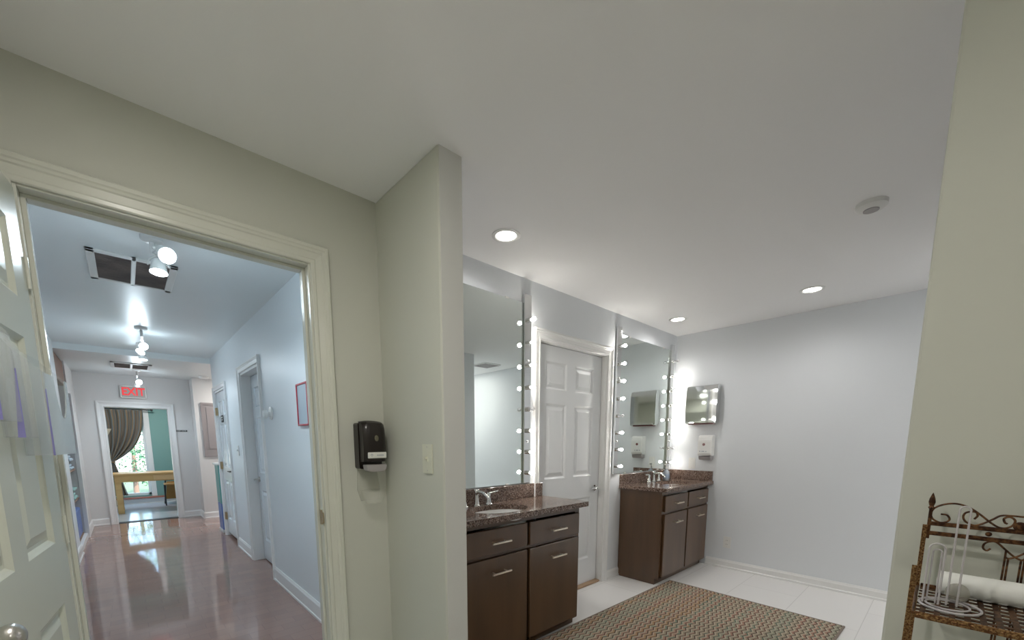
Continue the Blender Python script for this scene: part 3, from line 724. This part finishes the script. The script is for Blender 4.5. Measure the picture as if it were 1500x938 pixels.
def fill_downlight(label, x, y, z, e, col, grp):  # added fill light built like a downlight, always out of view
    r = thing('recessed_downlight', label, 'ceiling light', (x, y, z), grp)
    MB().lathe([(.078, 0), (.078, -.004), (.062, -.007), (.055, -.003), (.055, 0)], (x, y, z)).build('trim_ring', M['plastic'], r, True)
    MB().lathe([(0, -.002), (.055, -.002), (.055, -.0012), (0, -.0012)], (x, y, z)).build('lens', M['lens'], r)
    lamp('downlight_lamp', 'AREA', (x, y, z - .012), e, col, .14, parent=r)
fill_downlight('added round ceiling fill light in the hidden bathroom alcove', 3.95, -1.45, ZC, P_ALCOVE_FILL, (1, .95, .88), 'added alcove fill lights')  # added to brighten the alcove that the mirrors reflect
fill_downlight('added unseen round ceiling fill light over the far room desk', .3, 10.3, ZC, P_FAR_FILL, (.95, .98, 1), 'added far room fill lights')  # added to lift the dark far room
fill_downlight('round ceiling downlight in the foyer, right of the smoke detector', 1.7, 7.9, ZF, P_FOYER_FILL, (1, .95, .9), 'added foyer fill lights')  # added to brighten the end of the hall
# ---------------------------------------------------------------- rug
x0, x1, y0, y1 = -0.0, 3.66, .375, 1.66
r = thing('area_rug', 'long zigzag-striped rug in rose, sage and brown on the white tile', 'rug', (1.12, .40, 0))
RM = Matrix.Translation((3.6, 1.65, 0)) @ Matrix.Rotation(math.radians(-1.5), 4, 'Z') @ Matrix.Translation((-3.6, -1.65, 0))
MB().box((1.15, .385, .002), (3.625, 1.635, .012), Mx=RM).build('rug_weave', M['rug'], r)
mb = MB()
for a, b in (((1.135, .372, .001), (3.64, .386, .013)), ((1.135, 1.634, .001), (3.64, 1.648, .013)), ((1.135, .386, .001), (1.149, 1.634, .013)), ((3.626, .386, .001), (3.64, 1.634, .013))): mb.box(a, b, .003, 1, RM)
mb.build('rug_binding', M['rugb'], r)

# ---------------------------------------------------------------- sanitiser dispenser on the door wall
r = thing('sanitizer_dispenser', 'glossy black hand sanitizer dispenser with clear drip tray beside the hall doorway', 'dispenser', (.87, YD0, 1.1))
XS0, XS1 = .808, .925
def rr_box(x0, x1, z0, z1, y0, y1, rad, m, name, par):
    poly = []
    for cx, cz, a0 in ((x1 - rad, z0 + rad, -90), (x1 - rad, z1 - rad, 0), (x0 + rad, z1 - rad, 90), (x0 + rad, z0 + rad, 180)):
        for k in range(5): a = math.radians(a0 + 22.5 * k); poly.append((cx + rad * math.cos(a), cz + rad * math.sin(a)))
    return MB().prism(poly, (0, y0, 0), (1, 0, 0), (0, 0, 1), (0, -1, 0), y0 - y1, 0).build(name, m, par)
yb, yf = YD0 - .001, YD0 - .105
rr_box(XS0, XS1 - .003, 1.170, 1.388, yb, yb - .05, .010, M['blackg'], 'back_shell', r)
# front cover: curved front, arched top
t = bmesh.new(); n = 14; rows = []
for j, (z, dy) in enumerate(((1.205, .0), (1.21, .006), (1.25, .010), (1.32, .010), (1.36, .006), (1.380, -.002), (1.390, -.02), (1.393, -.05))):
    row_ = []
    for i in range(n + 1):
        u = i / n; x = XS0 + .004 + (XS1 - XS0 - .008) * u; bulge = .016 * (1 - abs(2 * u - 1) ** 4)
        zz = z + (.006 * (1 - (2 * u - 1) ** 2) if j > 4 else 0)
        row_.append(t.verts.new((x, yf + .018 - bulge - dy, zz)))
    rows.append(row_)
for A, B in zip(rows, rows[1:]):
    for i in range(n): t.faces.new((A[i], A[i + 1], B[i + 1], B[i]))
bk = [[t.verts.new((v.co.x, yb - .05, v.co.z)) for v in (rw[0], rw[-1])] for rw in rows]
for j in range(len(rows) - 1):
    t.faces.new((rows[j][0], rows[j + 1][0], bk[j + 1][0], bk[j][0])); t.faces.new((rows[j][-1], bk[j][1], bk[j + 1][1], rows[j + 1][-1]))
t.faces.new(rows[0][::-1] + [bk[0][0], bk[0][1]]); t.faces.new(rows[-1] + [bk[-1][1], bk[-1][0]])
bmesh.ops.recalc_face_normals(t, faces=t.faces); m = MB(); m._add(t); m.build('front_cover', M['blackg'], r, True)
xc = (XS0 + XS1) / 2
MB().sphere((xc + .004, yf - .0080, 1.315), .0125, (.8, .22, 1.15), 20).build('level_window', mat('smoky_window', (.13, .12, .08), .25), r, True)
MB().box((xc - .040, yf - .0100, 1.222), (xc + .050, yf + .004, 1.250), .002).build('label_plate', M['labelw'], r)
mb = MB(); zc = 1.236
mb.prism([(-.033, 0), (-.024, .008), (-.015, 0), (-.019, 0), (-.024, .004), (-.029, 0)], (xc, yf - .0100, zc), (1, 0, 0), (0, 0, 1), (0, -1, 0), .0008)
mb.box((xc - .0255, yf - .0108, zc - .006), (xc - .0225, yf - .0100, zc + .001))
for k in range(5): mb.box((xc + .002 + k * .007, yf - .0108, zc - .003), (xc + .0065 + k * .007, yf - .0100, zc + .003))
mb.build('label_print', M['ink'], r)
t = bmesh.new(); m = MB()
m.prism([(XS0 + .012, 1.166), (XS0 + .03, 1.158), (XS1 - .03, 1.158), (XS1 - .012, 1.166), (XS1 - .006, 1.192), (XS0 + .006, 1.192)], (0, yf + .035, 0), (1, 0, 0), (0, 0, 1), (0, -1, 0), .045, .003)
m.build('push_lip', M['greyp'], r)
mb = MB()   # clear drip tray: back plate and shallow dish
mb.prism([(XS0 + .01, 1.165), (XS1 - .01, 1.165), (XS1 + .004, 1.065), (XS1 - .008, 1.01), (XS0 + .02, 1.01), (XS0 + .004, 1.065)], (0, yb, 0), (1, 0, 0), (0, 0, 1), (0, -1, 0), .004)
mb.build('tray_back', M['tray'], r)
t = bmesh.new(); n = 20; rings = []
for rx, ry, z in ((.062, .052, 1.066), (.058, .048, 1.064), (.054, .045, 1.035), (.040, .034, 1.004), (0.001, .001, 1.000)):
    rings.append([t.verts.new((xc + .004 + rx * math.cos(2 * PI * k / n), yb - .055 + ry * math.sin(2 * PI * k / n), z)) for k in range(n)])
for A, B in zip(rings, rings[1:]):
    for k in range(n): t.faces.new((A[k], A[(k + 1) % n], B[(k + 1) % n], B[k]))
m = MB(); m._add(t); m.build('drip_tray', M['tray'], r, True)

# ---------------------------------------------------------------- acrylic holders on the open door leaf
def holder(label, ya, yb_, z0, z1, xo, frontm, wedge=.003):
    r = thing('brochure_holder', label, 'brochure holder', (DL - .002, YD0 - .025, z0), 'clear brochure holders on the open door'); r.rotation_euler.z = -math.radians(6)
    xf = LXF + xo; e_ = .003
    MB().box((LXF + .0005, ya, z0), (LXF + .003, yb_, z1 + .06)).build('back_plate', M['acryl'], r)
    # front plate with a rounded thumb notch
    w_ = yb_ - ya; h = z1 - z0; poly = [(0, 0), (w_, 0), (w_, h), (w_ * .90, h)]
    for k in range(13):
        a = PI * k / 12; poly.append((w_ * .64 + w_ * .25 * math.cos(a), h - h * .52 * math.sin(a)))
    poly += [(w_ * .35, h), (0, h)]
    MB().prism(poly, (xf, ya, z0), (0, 1, 0), (0, 0, 1), (-1, 0, 0), e_).build('front_plate', frontm, r)
    for y in (ya, yb_ - e_): MB().prism([(LXF + .003, z0), (xf, z0), (xf, z1), (LXF + .003, z1 + .055)], (0, y, 0), (1, 0, 0), (0, 0, 1), (0, 1, 0), e_).build('side_plate', M['acryl'], r)
    MB().box((LXF + .003, ya + e_, z0), (xf - e_, yb_ - e_, z0 + e_)).build('bottom_plate', M['acryl'], r)
    MB().prism([(xf + .001, z0), (xf - wedge, z0), (xf - .001, z0 + (z1 - z0) * .8), (xf + .001, z0 + (z1 - z0) * .8)], (0, ya - .001, 0), (1, 0, 0), (0, 0, 1), (0, -1, 0), .0015).build('violet_edge', M['edge'], r)  # violet-tinted strip along the near side of the holder
    return r
holder('clear brochure holder with thumb notch nearest the door hinges, lowest of three', 1.655, 1.895, 1.264, 1.485, .055, M['frost'])
holder('middle clear brochure holder on the open door leaf', 1.520, 1.620, 1.311, 1.515, .036, M['acryl'], .012)
holder('clear brochure holder at the left photo edge, highest of three', 1.390, 1.515, 1.348, 1.55, .036, M['acryl'], .012)

# ---------------------------------------------------------------- hall fittings
r = thing('return_air_grille', 'large two-panel return air grille in the hall ceiling nearest the doorway', 'vent', (.13, 3.75, ZC), 'hall ceiling grilles')
def grille(r, x0, x1, y0, y1, zc):
    xm = (x0 + x1) / 2; mb = MB(); z = zc - .014
    for a, b in (((x0, y0), (x1, y0 + .035)), ((x0, y1 - .035), (x1, y1)), ((x0, y0), (x0 + .04, y1)), ((x1 - .04, y0), (x1, y1)), ((xm - .012, y0), (xm + .012, y1))): mb.box((*a, z), (*b, zc), .003)
    mb.build('grille_frame', M['plastic'], r)
    for a, b in ((x0 + .04, xm - .012), (xm + .012, x1 - .04)):
        mb = MB().box((a, y0 + .035, zc - .004), (b, y1 - .035, zc - .001)); n = 16
        for k in range(n):
            y = y0 + .035 + (y1 - y0 - .07) * (k + .5) / n; mb.box((a, y - .002, zc - .012), (b, y + .002, zc - .003))
        mb.build('filter_panel', M['grille'], r)
grille(r, -.075, .35, 3.44, 4.02, ZC)
r = thing('return_air_grille', 'small far return air grille in the hall ceiling before the exit sign', 'vent', (.15, 7.7, ZF), 'hall ceiling grilles')
grille(r, -.06, .36, 7.45, 7.95, ZF)

def spot_fixture(label, x, y, zc, heads):
    r = thing('spot_light_fixture', label, 'ceiling light', (x, y, zc), 'white spot fixtures along the hall ceiling')
    MB().lathe([(.05, 0), (.05, -.018), (.03, -.028), (0, -.028)], (x, y, zc)).cyl((x, y, zc - .02), (x, y, zc - .09), .012).build('ceiling_mount', M['plastic'], r, True)
    for (hx, hy, hz, dx, dy, dz) in heads:
        p = Vector((hx, hy, hz)); d = Vector((dx, dy, dz)).normalized()
        side = d.cross(Vector((0, 0, 1))).normalized()
        h = MB().lathe([(0, -.075), (.018, -.073), (.03, -.055), (.034, -.03), (.040, 0), (.037, 0), (.037, -.004)], p, d, 24).build('spot_head', M['plastic'], r, True)
        MB().lathe([(0, -.004), (.036, -.004), (.036, -.003), (0, -.003)], p, d, 24).build('spot_lens', M['slens'], h)
        arc = [p - d * .035 + side * .045 * math.cos(a) + (-d) * .055 * math.sin(a) for a in [PI * k / 12 for k in range(13)]]
        MB().tube(arc, .0035, 8).tube([Vector((x, y, zc - .08)), (Vector((x, y, zc - .08)) + p - d * .09) / 2, p - d * .09], .006, 8).build('yoke', M['plastic'], h, True)
        lamp('spot_lamp', 'POINT', p + d * .045, P_TRACK * .17, COOL, .036, parent=h); lamp('spot_beam', 'SPOT', p + d * .02, P_TRACK * 1.2, COOL, .036, (0, 0, 0), 165, h, 1)
    return r
spot_fixture('two-headed white ceiling spot fixture in the hall nearest the doorway', .205, 3.06, ZC, [(.245, 2.80, 2.245, .25, -.75, -.55), (.215, 2.97, 2.205, -.05, -.2, -1)])
spot_fixture('three-headed white ceiling spot fixture halfway down the hall', .21, 5.45, ZC, [(.225, 5.70, 2.275, .2, -.8, -.5), (.20, 5.85, 2.24, -.4, -.5, -.7), (.225, 6.15, 2.205, .0, -.1, -1)])
spot_fixture('farthest white ceiling spot fixture in front of the red exit sign', .21, 8.05, ZF, [(.225, 8.15, 2.17, .1, -.8, -.5), (.20, 8.28, 2.11, .0, .1, -1)])
r = thing('smoke_detector', 'small white smoke detector on the far hall ceiling', 'smoke detector', (1.02, 8.2, ZF))
MB().lathe([(.07, 0), (.07, -.015), (.055, -.035), (0, -.038)], (1.02, 8.2, ZF)).build('detector_case', M['plastic'], r, True)

# exit sign
r = thing('exit_sign', 'white exit sign with red letters above the far doorway', 'sign', (.16, YE, 2.09))
MB().box((.005, YE - .055, 1.985), (.315, YE - .004, 2.175), .004).build('sign_housing', M['plastic'], r)
MB().box((.018, YE - .058, 1.998), (.302, YE - .0545, 2.162), .001).build('sign_face', M['exitface'], r)
def text(s, name, m, par, loc, size, rot, ext=.001, sx=1.0, align='CENTER'):
    c = bpy.data.curves.new(name, 'FONT'); c.body = s; c.size = size; c.extrude = ext; c.align_x = align; c.align_y = 'CENTER'
    tmp = bpy.data.objects.new('tmp', c); COL.objects.link(tmp); c.offset = .0025 * size / .1
    me = bpy.data.meshes.new_from_object(tmp.evaluated_get(bpy.context.evaluated_depsgraph_get())); bpy.data.objects.remove(tmp)
    o = bpy.data.objects.new(name, me); COL.objects.link(o); me.materials.clear(); me.materials.append(m); o.parent = par
    o.location = Vector(loc) - worldloc(par); o.rotation_euler = rot; o.scale = (sx, 1, 1)
    return o
text('EXIT', 'exit_lettering', M['exitred'], r, (.16, YE - .060, 2.08), .165, (PI / 2, 0, 0), .001, .82)
# black name plate right of the doorway
r = thing('name_plate', 'narrow black name plate with white lettering right of the far doorway', 'sign', (.71, YE, 1.49))
MB().box((.635, YE - .008, 1.470), (.795, YE - .001, 1.498), .001).build('sign_plate', M['black'], r)
text('GUEST ROOM', 'sign_lettering', M['labelw'], r, (.715, YE - .0095, 1.484), .021, (PI / 2, 0, 0), .0004)
# grey framed panel on the foyer wall
r = thing('metal_hatch', 'grey-brown framed rectangular panel on the wall past the hall corner', 'wall panel', (1.2, 8.45, 1.05))
x0, x1, z0, z1 = .965, 1.40, 1.05, 1.945
MB().box((x0, 8.43, z0), (x0 + .035, 8.449, z1)).box((x1 - .035, 8.43, z0), (x1, 8.449, z1)).box((x0 + .035, 8.43, z1 - .035), (x1 - .035, 8.449, z1)).box((x0 + .035, 8.43, z0), (x1 - .035, 8.449, z0 + .035)).build('panel_frame', M['panelg'], r)
MB().box((x0 + .035, 8.438, z0 + .035), (x1 - .035, 8.4485, z1 - .035)).box((x0 + .07, 8.432, z0 + .13), (x1 - .07, 8.439, z1 - .07), .003).build('panel_field', M['panelg'], r)
# red framed board
r = thing('framed_board', 'red-framed blue-grey board on the right hall wall', 'framed board', (HX, 3.04, 1.41))
y0, y1, z0, z1 = 2.93, 3.16, 1.41, 1.70
rr_ = MB()
for a, b in (((y0, z0), (y1, z0 + .012)), ((y0, z1 - .012), (y1, z1)), ((y0, z0), (y0 + .012, z1)), ((y1 - .012, z0), (y1, z1))): rr_.box((HX - .020, a[0], a[1]), (HX - .001, b[0], b[1]), .002)
rr_.build('board_frame', M['red'], r)
MB().box((HX - .014, y0 + .01, z0 + .01), (HX - .002, y1 - .01, z1 - .01)).build('board_panel', M['board'], r)
# wall bell
r = thing('door_chime', 'round white wall knob on the hall wall beside the nearer hall door', 'wall fitting', (HX, 3.92, 1.54))
MB().lathe([(.055, 0), (.055, .008), (.042, .014), (0, .014)], (HX - .001, 3.93, 1.54), (-1, 0, 0), 24).lathe([(.018, 0), (.018, .02), (.034, .028), (.036, .045), (.028, .055), (0, .057)], (HX - .014, 3.91, 1.53), (-1, 0, 0), 24).build('chime_body', M['plastic'], r, True)
# teal and blue cabinet past the wall end
r = thing('slim_cabinet', 'narrow teal and blue cabinet with white top past the end of the right hall wall', 'cabinet', (.95, 7.0, 0))
MB().box((.925, 6.93, .04), (1.25, 7.22, .42), .006).build('lower_section', M['bluec'], r)
MB().box((.925, 6.93, .421), (1.25, 7.22, .97), .006).build('upper_section', M['tealc'], r)
MB().box((.905, 6.91, .971), (1.27, 7.24, 1.0), .006).build('cabinet_top', M['plastic'], r)
MB().box((.915, 6.92, 0), (1.26, 7.23, .04), .004).build('plinth', M['plastic'], r)

# niche contents
r = thing('niche_shelving', 'brown shelving inside the hall niche on the left', 'shelf', (-.8, 7.5, 0))
for z in (.07, .55, .93, 1.22, 1.40): MB().box((-1.14, NY0 + .003, z), (LX - .03, NY1 - .012, z + .018), .002).build('shelf_board', M['brownw'], r)
MB().box((-1.14, NY0 + .003, 2.02), (LX - .015, NY1 - .012, 2.325), .003).build('top_cupboard', M['brownw'], r)
def towels(label, y0, y1, z0, n, mts, nm='folded_towel'):
    for k in range(n):
        o = MB().box((-.98, y0 + .012 * (k % 2), z0 + k * .036), (LX - .035 - .02 * (k % 3), y1, z0 + k * .036 + .033), .012, 3).build(nm, mts[k % len(mts)], None, True)
        tag(o, label + (', lowest of its pile', ', second of its pile', ', third of its pile', ', fourth of its pile', ', top of its pile')[k if k < n - 1 else 4], 'towel', 'folded towels in the niche')
towels('pale blue folded towel on the upper niche shelf', 7.38, 7.78, .949, 5, (M['towelb'],))
towels('pale teal folded towel on the lower niche shelf', 7.38, 7.78, .569, 4, (M['towelt'],))
tag(MB().box((-.98, 7.3, 1.239), (LX - .035, 7.79, 1.385), .006).build('black_box', M['black'], None), 'black storage box on the niche shelf above the blue towels', 'box')
tag(MB().box((-.98, 7.25, .089), (LX - .035, 7.79, .44), .02, 3).build('storage_bin', M['bluec'], None), 'blue storage bin on the niche floor', 'bin')
t = bmesh.new(); n = 30; A = []; B = []
for i in range(n + 1):
    y = NY0 + .06 + (NY1 - NY0 - .12) * i / n; x = -.62 + .03 * math.sin(i * 1.3); A.append((x, y))
m = MB(); m.prism(A + [(x - .02, y) for x, y in A[::-1]], (0, 0, 1.425), (1, 0, 0), (0, 1, 0), (0, 0, 1), .565)
tag(m.build('hanging_cloth', M['plum'], None), 'dark plum cloth hanging in the upper part of the hall niche', 'cloth')

# ---------------------------------------------------------------- far room
r = thing('desk', 'light oak desk standing across the far doorway', 'desk', (.25, 10.2, 0))
x0, x1, y0, y1, zt = -.215, 1.15, 10.0, 10.55, .73
MB().box((x0 - .02, y0 - .02, zt - .035), (x1, y1, zt), .004).build('desk_top', M['table'], r)
MB().box((x0 + .02, y0, .575), (x1 - .02, y0 + .02, zt - .036)).build('apron', M['table'], r)
MB().box((.32, y0 - .016, .59), (.80, y0 - .001, zt - .045), .002).build('drawer_front', mat('pale_oak', (.66, .42, .20), .4), r)
for x, y in ((x0, y0 + .021), (x0, y1 - .10), (x1 - .12, y0 + .021), (x1 - .12, y1 - .10)): MB().box((x, y, 0), (x + .085, y + .07, zt - .036), .003).build('leg', M['table'], r)
r = thing('chair', 'small wooden-seated black chair behind the desk in the far room', 'chair', (.62, 11.0, 0))
MB().prism([(.52, .10), (.86, .10), (.86, .47), (.56, .47)], (0, 11.08, 0), (1, 0, 0), (0, 0, 1), (0, 1, 0), .02, .003).build('backrest', M['chairw'], r)
MB().box((.50, 10.72, .42), (.88, 11.07, .445), .006).build('seat', M['chairw'], r)
for p, q in (((.50, 11.09, 0), (.54, 11.09, .50)), ((.88, 11.09, 0), (.87, 11.09, .50)), ((.50, 10.74, 0), (.50, 10.74, .43)), ((.88, 10.74, 0), (.88, 10.74, .43))): MB().cyl(p, q, .012, n=10).build('leg', M['black'], r)
MB().tube([(.54, 11.09, .50), (.70, 11.10, .505), (.87, 11.09, .50)], .014).build('top_rail', M['black'], r)
# curtain
r = thing('curtain', 'brown and grey striped curtain tied back at the far window', 'curtain', (-.1, YB - .1, .5))
def sheet(name, f, nu, nv, m, par, thick=.006):
    t = bmesh.new(); uvl = t.loops.layers.uv.new('UVMap'); G = [[t.verts.new(f(i / nu, j / nv)) for i in range(nu + 1)] for j in range(nv + 1)]
    for j in range(nv):
        for i in range(nu):
            fc = t.faces.new((G[j][i], G[j][i + 1], G[j + 1][i + 1], G[j + 1][i]))
            for lp, (a, b) in zip(fc.loops, ((i, j), (i + 1, j), (i + 1, j + 1), (i, j + 1))): lp[uvl].uv = (a / nu, b / nv)
    mb = MB(); mb.bm.free(); mb.bm = t; o = mb.build(name, m, par, True)
    md = o.modifiers.new('thickness', 'SOLIDIFY'); md.thickness = thick; return o
def fcur(u, v):
    z = 1.95 - v * 1.75; tie = .60   # v of the tie-back
    if v < tie:
        k = v / tie; wr = .30 * (1 - k) ** .55 if k < 1 else 0
        left = -.48 + .16 * k; right = .31 - .52 * (k ** 2.1)
    else:
        k = (v - tie) / (1 - tie); left = -.32 - .02 * k; right = -.21 + .15 * k
    x = left + (right - left) * u
    sag = -.10 * u * (1 if v < tie else 0) * math.sin(PI * min(1, v / tie)) * u
    return Vector((x, YB - .13 + .030 * math.sin(u * 44 + v * 2) * (1 - .4 * math.exp(-((v - tie) / .1) ** 2)), z + sag))
sheet('curtain_panel', fcur, 90, 40, M['curtain'], r)
MB().tube([(-.33, YB - .09, .915), (-.33, YB - .175, .905), (-.21, YB - .175, .885), (-.20, YB - .09, .89)], .014).build('tieback', M['curtain'], r)
r = thing('curtain_rod', 'black curtain rod above the far window', 'curtain rod', (.0, YB - .12, 1.96))
MB().cyl((-.6, YB - .12, 1.965), (.44, YB - .12, 1.965), .012).build('rod', M['black'], r)
MB().sphere((.46, YB - .12, 1.965), .024, n=12).build('finial', M['black'], r, True)
MB().box((.38, YB - .13, 1.955), (.395, YB, 1.975)).build('bracket', M['black'], r)
r = thing('floor_lamp', 'small cream cone lamp shade at the left side of the far window', 'lamp', (-.30, 10.85, 1.35))
MB().lathe([(.12, 0), (.02, -.20), (.0, -.20)], (-.30, 10.95, 1.55), n=20).build('lamp_shade', mat('cream_shade', (.62, .55, .42), .8), r, True)
MB().tube([(-.30, 10.95, 1.36), (-.31, 10.97, 1.2), (-.33, 11.0, .73)], .01).cyl((-.33, 11.0, .0), (-.33, 11.0, .735), .012).lathe([(.11, 0), (.11, .02), (0, .025)], (-.33, 11.0, .0)).build('lamp_stand', M['brass'], r, True)

# ---------------------------------------------------------------- antique rack with scrolls
RXB, RXF = 1.45, 1.215          # back and front plane
RY1, RY0 = .016, -.262          # left and right ends (in Y)
YC = (RY1 + RY0) / 2
r = thing('display_rack', 'antique gold metal rack with scroll crest and lattice shelf against the sage wall', 'rack', (1.33, YC, 0))
def fret(mb, x, y, z0, z1, w_=.017, t_=.004):
    """flat post with a raised rim and a chain of small oval studs"""
    mb.box((x - t_ / 2, y - w_ / 2, z0), (x + t_ / 2, y + w_ / 2, z1), .001)
    for s in (-1, 1): mb.box((x - t_ / 2 - .0015, y + s * w_ / 2 - .001, z0), (x + t_ / 2, y + s * w_ / 2 + .001, z1))
    n = int((z1 - z0) / .0125)
    for k in range(n): mb.sphere((x - t_ / 2, y, z0 + (k + .5) * (z1 - z0) / n), .0024, (.6, .9, 1.5), 8)
for y in (RY1, RY0):
    mb = MB(); fret(mb, RXB - .01, y + .006, 0, 1.095, .0065); mb.build('back_post', M['antique'], r)
    mb = MB(); fret(mb, RXF - .01, y + .009, 0, 1.040, .0065); mb.build('front_post', M['antique'], r)
    MB().cyl((RXB, y, 1.06), (RXB, y, 1.135), .0034, n=12).build('crest_post', M['antdark'], r)
    MB().lathe([(.0035, 0), (.006, .004), (.0038, .008), (.0052, .012), (.0064, .018), (.0052, .026), (.003, .033), (.0015, .038), (0, .041)], (RXB, y, 1.133), n=14).build('finial', M['antdark'], r, True)
    for z in (.30, .942): MB().cyl((RXB, y + .004, z - .004), (RXF - .01, y + .004, z - .004), .003, n=8).build('side_bar', M['antdark'], r)
for z in (1.098, 1.074):
    mb = MB(); mb.box((RXB - .004, RY0, z - .005), (RXB + .004, RY1, z + .005), .0015); mb.build('crest_rail', M['antdark'], r)
for y in (-.080, RY0 + .096 - .032): MB().sphere((RXB - .001, y, 1.086), .0055, n=12).build('rail_bead', M['antdark'], r, True)
def spiral(y, z, r0, r1, a0, a1, n=22, sg=1):
    return [Vector((RXB, y + sg * (r0 + (r1 - r0) * k / n) * math.cos(a0 + (a1 - a0) * k / n), z + (r0 + (r1 - r0) * k / n) * math.sin(a0 + (a1 - a0) * k / n))) for k in range(n + 1)]
def smooth_path(pts, n=8):
    out = []; P = [Vector(p) for p in pts]; P = [P[0] * 2 - P[1]] + P + [P[-1] * 2 - P[-2]]
    for i in range(1, len(P) - 2):
        for k in range(n):
            t_ = k / n; a, b, c, d = P[i - 1:i + 3]
            out.append(.5 * ((2 * b) + (c - a) * t_ + (2 * a - 5 * b + 4 * c - d) * t_ ** 2 + (3 * b - a - 3 * c + d) * t_ ** 3))
    out.append(P[-2]); return out
def at(px, py, X=RXB):
    d = _f2 + _r3 * ((px - PX) / FPX) - _u3 * ((py - PY) / FPX); t_ = X / d.x; return Vector((X, d.y * t_, CAM.z + d.z * t_))
def mirr(p): return Vector((p.x, 2 * YC - p.y, p.z))
c_big = [(1378, 753.5), (1387, 755), (1391, 761), (1386, 765), (1376, 765.5), (1366, 760), (1364, 752), (1370, 744), (1385, 739), (1402, 738.5), (1420, 744), (1437, 755), (1451, 766), (1463, 773), (1474, 774), (1484, 770), (1487, 763), (1480, 758), (1471, 760), (1472, 766), (1476, 768)]
c_two = [(1427, 761), (1432, 756), (1430, 751), (1422, 750), (1414, 752), (1411, 758), (1415, 765), (1427, 770), (1441, 767), (1455, 761), (1466, 756), (1480, 756), (1500, 758)]
def world_path(px):   # the crest scrolls, as drawn on the rack's back plane (metres from the left post)
    return [at(*p) for p in px]
for cc in (c_big, c_two):
    pts = smooth_path(world_path(cc), 6)
    MB().tube(pts, .0021, 8).build('scroll', M['antdark'], r, True)
    MB().tube([mirr(p) for p in pts], .0021, 8).build('scroll', M['antdark'], r, True)
MB().lathe([(.0, .006), (.005, .005), (.0065, .001), (.0105, .0), (.0105, -.003), (0, -.003)], (RXB - .003, YC, 1.11), (-1, 0, 0), 16).build('rosette', M['antdark'], r, True)
c_low = [(1451, 804), (1445, 807), (1440, 803), (1442, 797), (1450, 794), (1460, 795), (1472, 805), (1484, 815), (1495, 821), (1502, 820)]
pts = smooth_path(world_path(c_low), 6)
MB().tube(pts, .0020, 8).build('scroll', M['antdark'], r, True); MB().tube([mirr(p) for p in pts], .0020, 8).build('scroll', M['antdark'], r, True)
for ptop, in (((1474, 806),), ((1496, 820),)):
    p = at(*ptop); 
    for q in (p, mirr(p)): MB().cyl((RXB, q.y, q.z), (RXB, q.y, .33), .0018, n=8).build('back_rod', M['antdark'], r)
def lattice(z):
    mb = MB(); nx, ny = 8, 13; wdt = RY1 - RY0
    for i in range(nx):
        x = RXF + .01 + (RXB - RXF - .02) * (i + .5) / nx; mb.box((x - .0055, RY0, z - .002), (x + .0055, RY1, z))
    for j in range(ny):
        y = RY0 + wdt * (j + .5) / ny; mb.box((RXF, y - .0045, z), (RXB, y + .0045, z + .0018))
    return mb
for z in (.938, .33):
    lattice(z).build('lattice_shelf', M['antdark'], r)
    mb = MB().box((RXF - .006, RY0, z - .012), (RXF, RY1, z + .002), .001)
    for k in range(22): mb.sphere((RXF - .006, RY0 + (k + .5) * (RY1 - RY0) / 22, z - .005), .0042, (.5, 1.2, .9), 8)
    mb.build('front_rim', M['antique'], r)
    MB().box((RXB - .003, RY0, z - .006), (RXB + .003, RY1, z + .006), .001).build('back_rim', M['antdark'], r)
for y in (RY1 + .008, RY0 - .0): MB().sphere((RXF + .0, y, .925), .004, n=10).build('shelf_bolt', M['antdark'], r, True)
MB().lathe([(.003, -.02), (.0035, 0), (.006, .004), (.0038, .008), (.0052, .012), (.0064, .018), (.0052, .026), (.003, .033), (0, .038)], (RXB, -.1335, 1.145), n=14).build('finial', M['antdark'], r, True)
# white roll on the shelf
ZS = .9402
r = thing('paper_roll', 'long white paper roll lying along the rack shelf', 'paper roll', (1.405, -.12, ZS))
t_ = .030
MB().lathe([(.007, -.004), (.0255, -.002), (.0265, .0), (.0265, .24), (.0255, .242), (.007, .240)], (1.40, -.014, ZS + .0268), (0, -1, 0), 32).build('roll_sheet', M['paper'], r, True)
MB().cyl((1.40, -.013, ZS + .0268), (1.40, -.256, ZS + .0268), .0068, n=16).build('core', mat('card_core', (.45, .38, .28), .8), r)
r = thing('glass_ornament', 'small hazy glass globe behind the tall clear loop on the rack shelf', 'ornament', (1.335, -.043, ZS))
MB().sphere((1.335, -.043, ZS + .023), .0205, (1, .95, 1.08), 24).build('globe', clear('smoky_glass', (.42, .40, .34), .45), r, True)
MB().sphere((1.313, -.043, ZS + .045), .0025, n=8).build('metal_stud', M['steel'], r, True)
# clear rod stand: ring base with loops
r = thing('loop_stand', 'clear rod stand with ring base, one tall loop and two short loops on the rack', 'stand', (1.29, -.035, ZS))
def ring(cx, cyy, ra, rb, z): return [Vector((cx + ra * math.cos(a), cyy + rb * math.sin(a), z)) for a in [2 * PI * k / 48 for k in range(48)]]
MB().tube(ring(1.29, -.033, .052, .046, ZS + .0030), .0026, 10, True).build('base_ring', M['glass'], r, True)
MB().tube(ring(1.295, -.030, .036, .033, ZS + .0028), .0022, 10, True).build('inner_ring', M['glass'], r, True)
def loop(x, ya, yb_, zt, rad, nm):
    hw = abs(ya - yb_) / 2; yc = (ya + yb_) / 2
    p = [(x, ya, ZS + .003)] + [(x, yc + (ya - yc) * math.cos(a), zt - hw + hw * math.sin(a)) for a in [PI * k / 10 for k in range(11)]] + [(x, yb_, ZS + .003)]
    MB().tube(p, rad, 10).build(nm, M['glass'], r, True)
loop(1.295, -.028, -.0435, 1.162, .0018, 'tall_loop')
loop(1.285, .008, -.016, 1.078, .0019, 'short_loop')
loop(1.292, .002, -.0115, 1.064, .0016, 'short_loop')
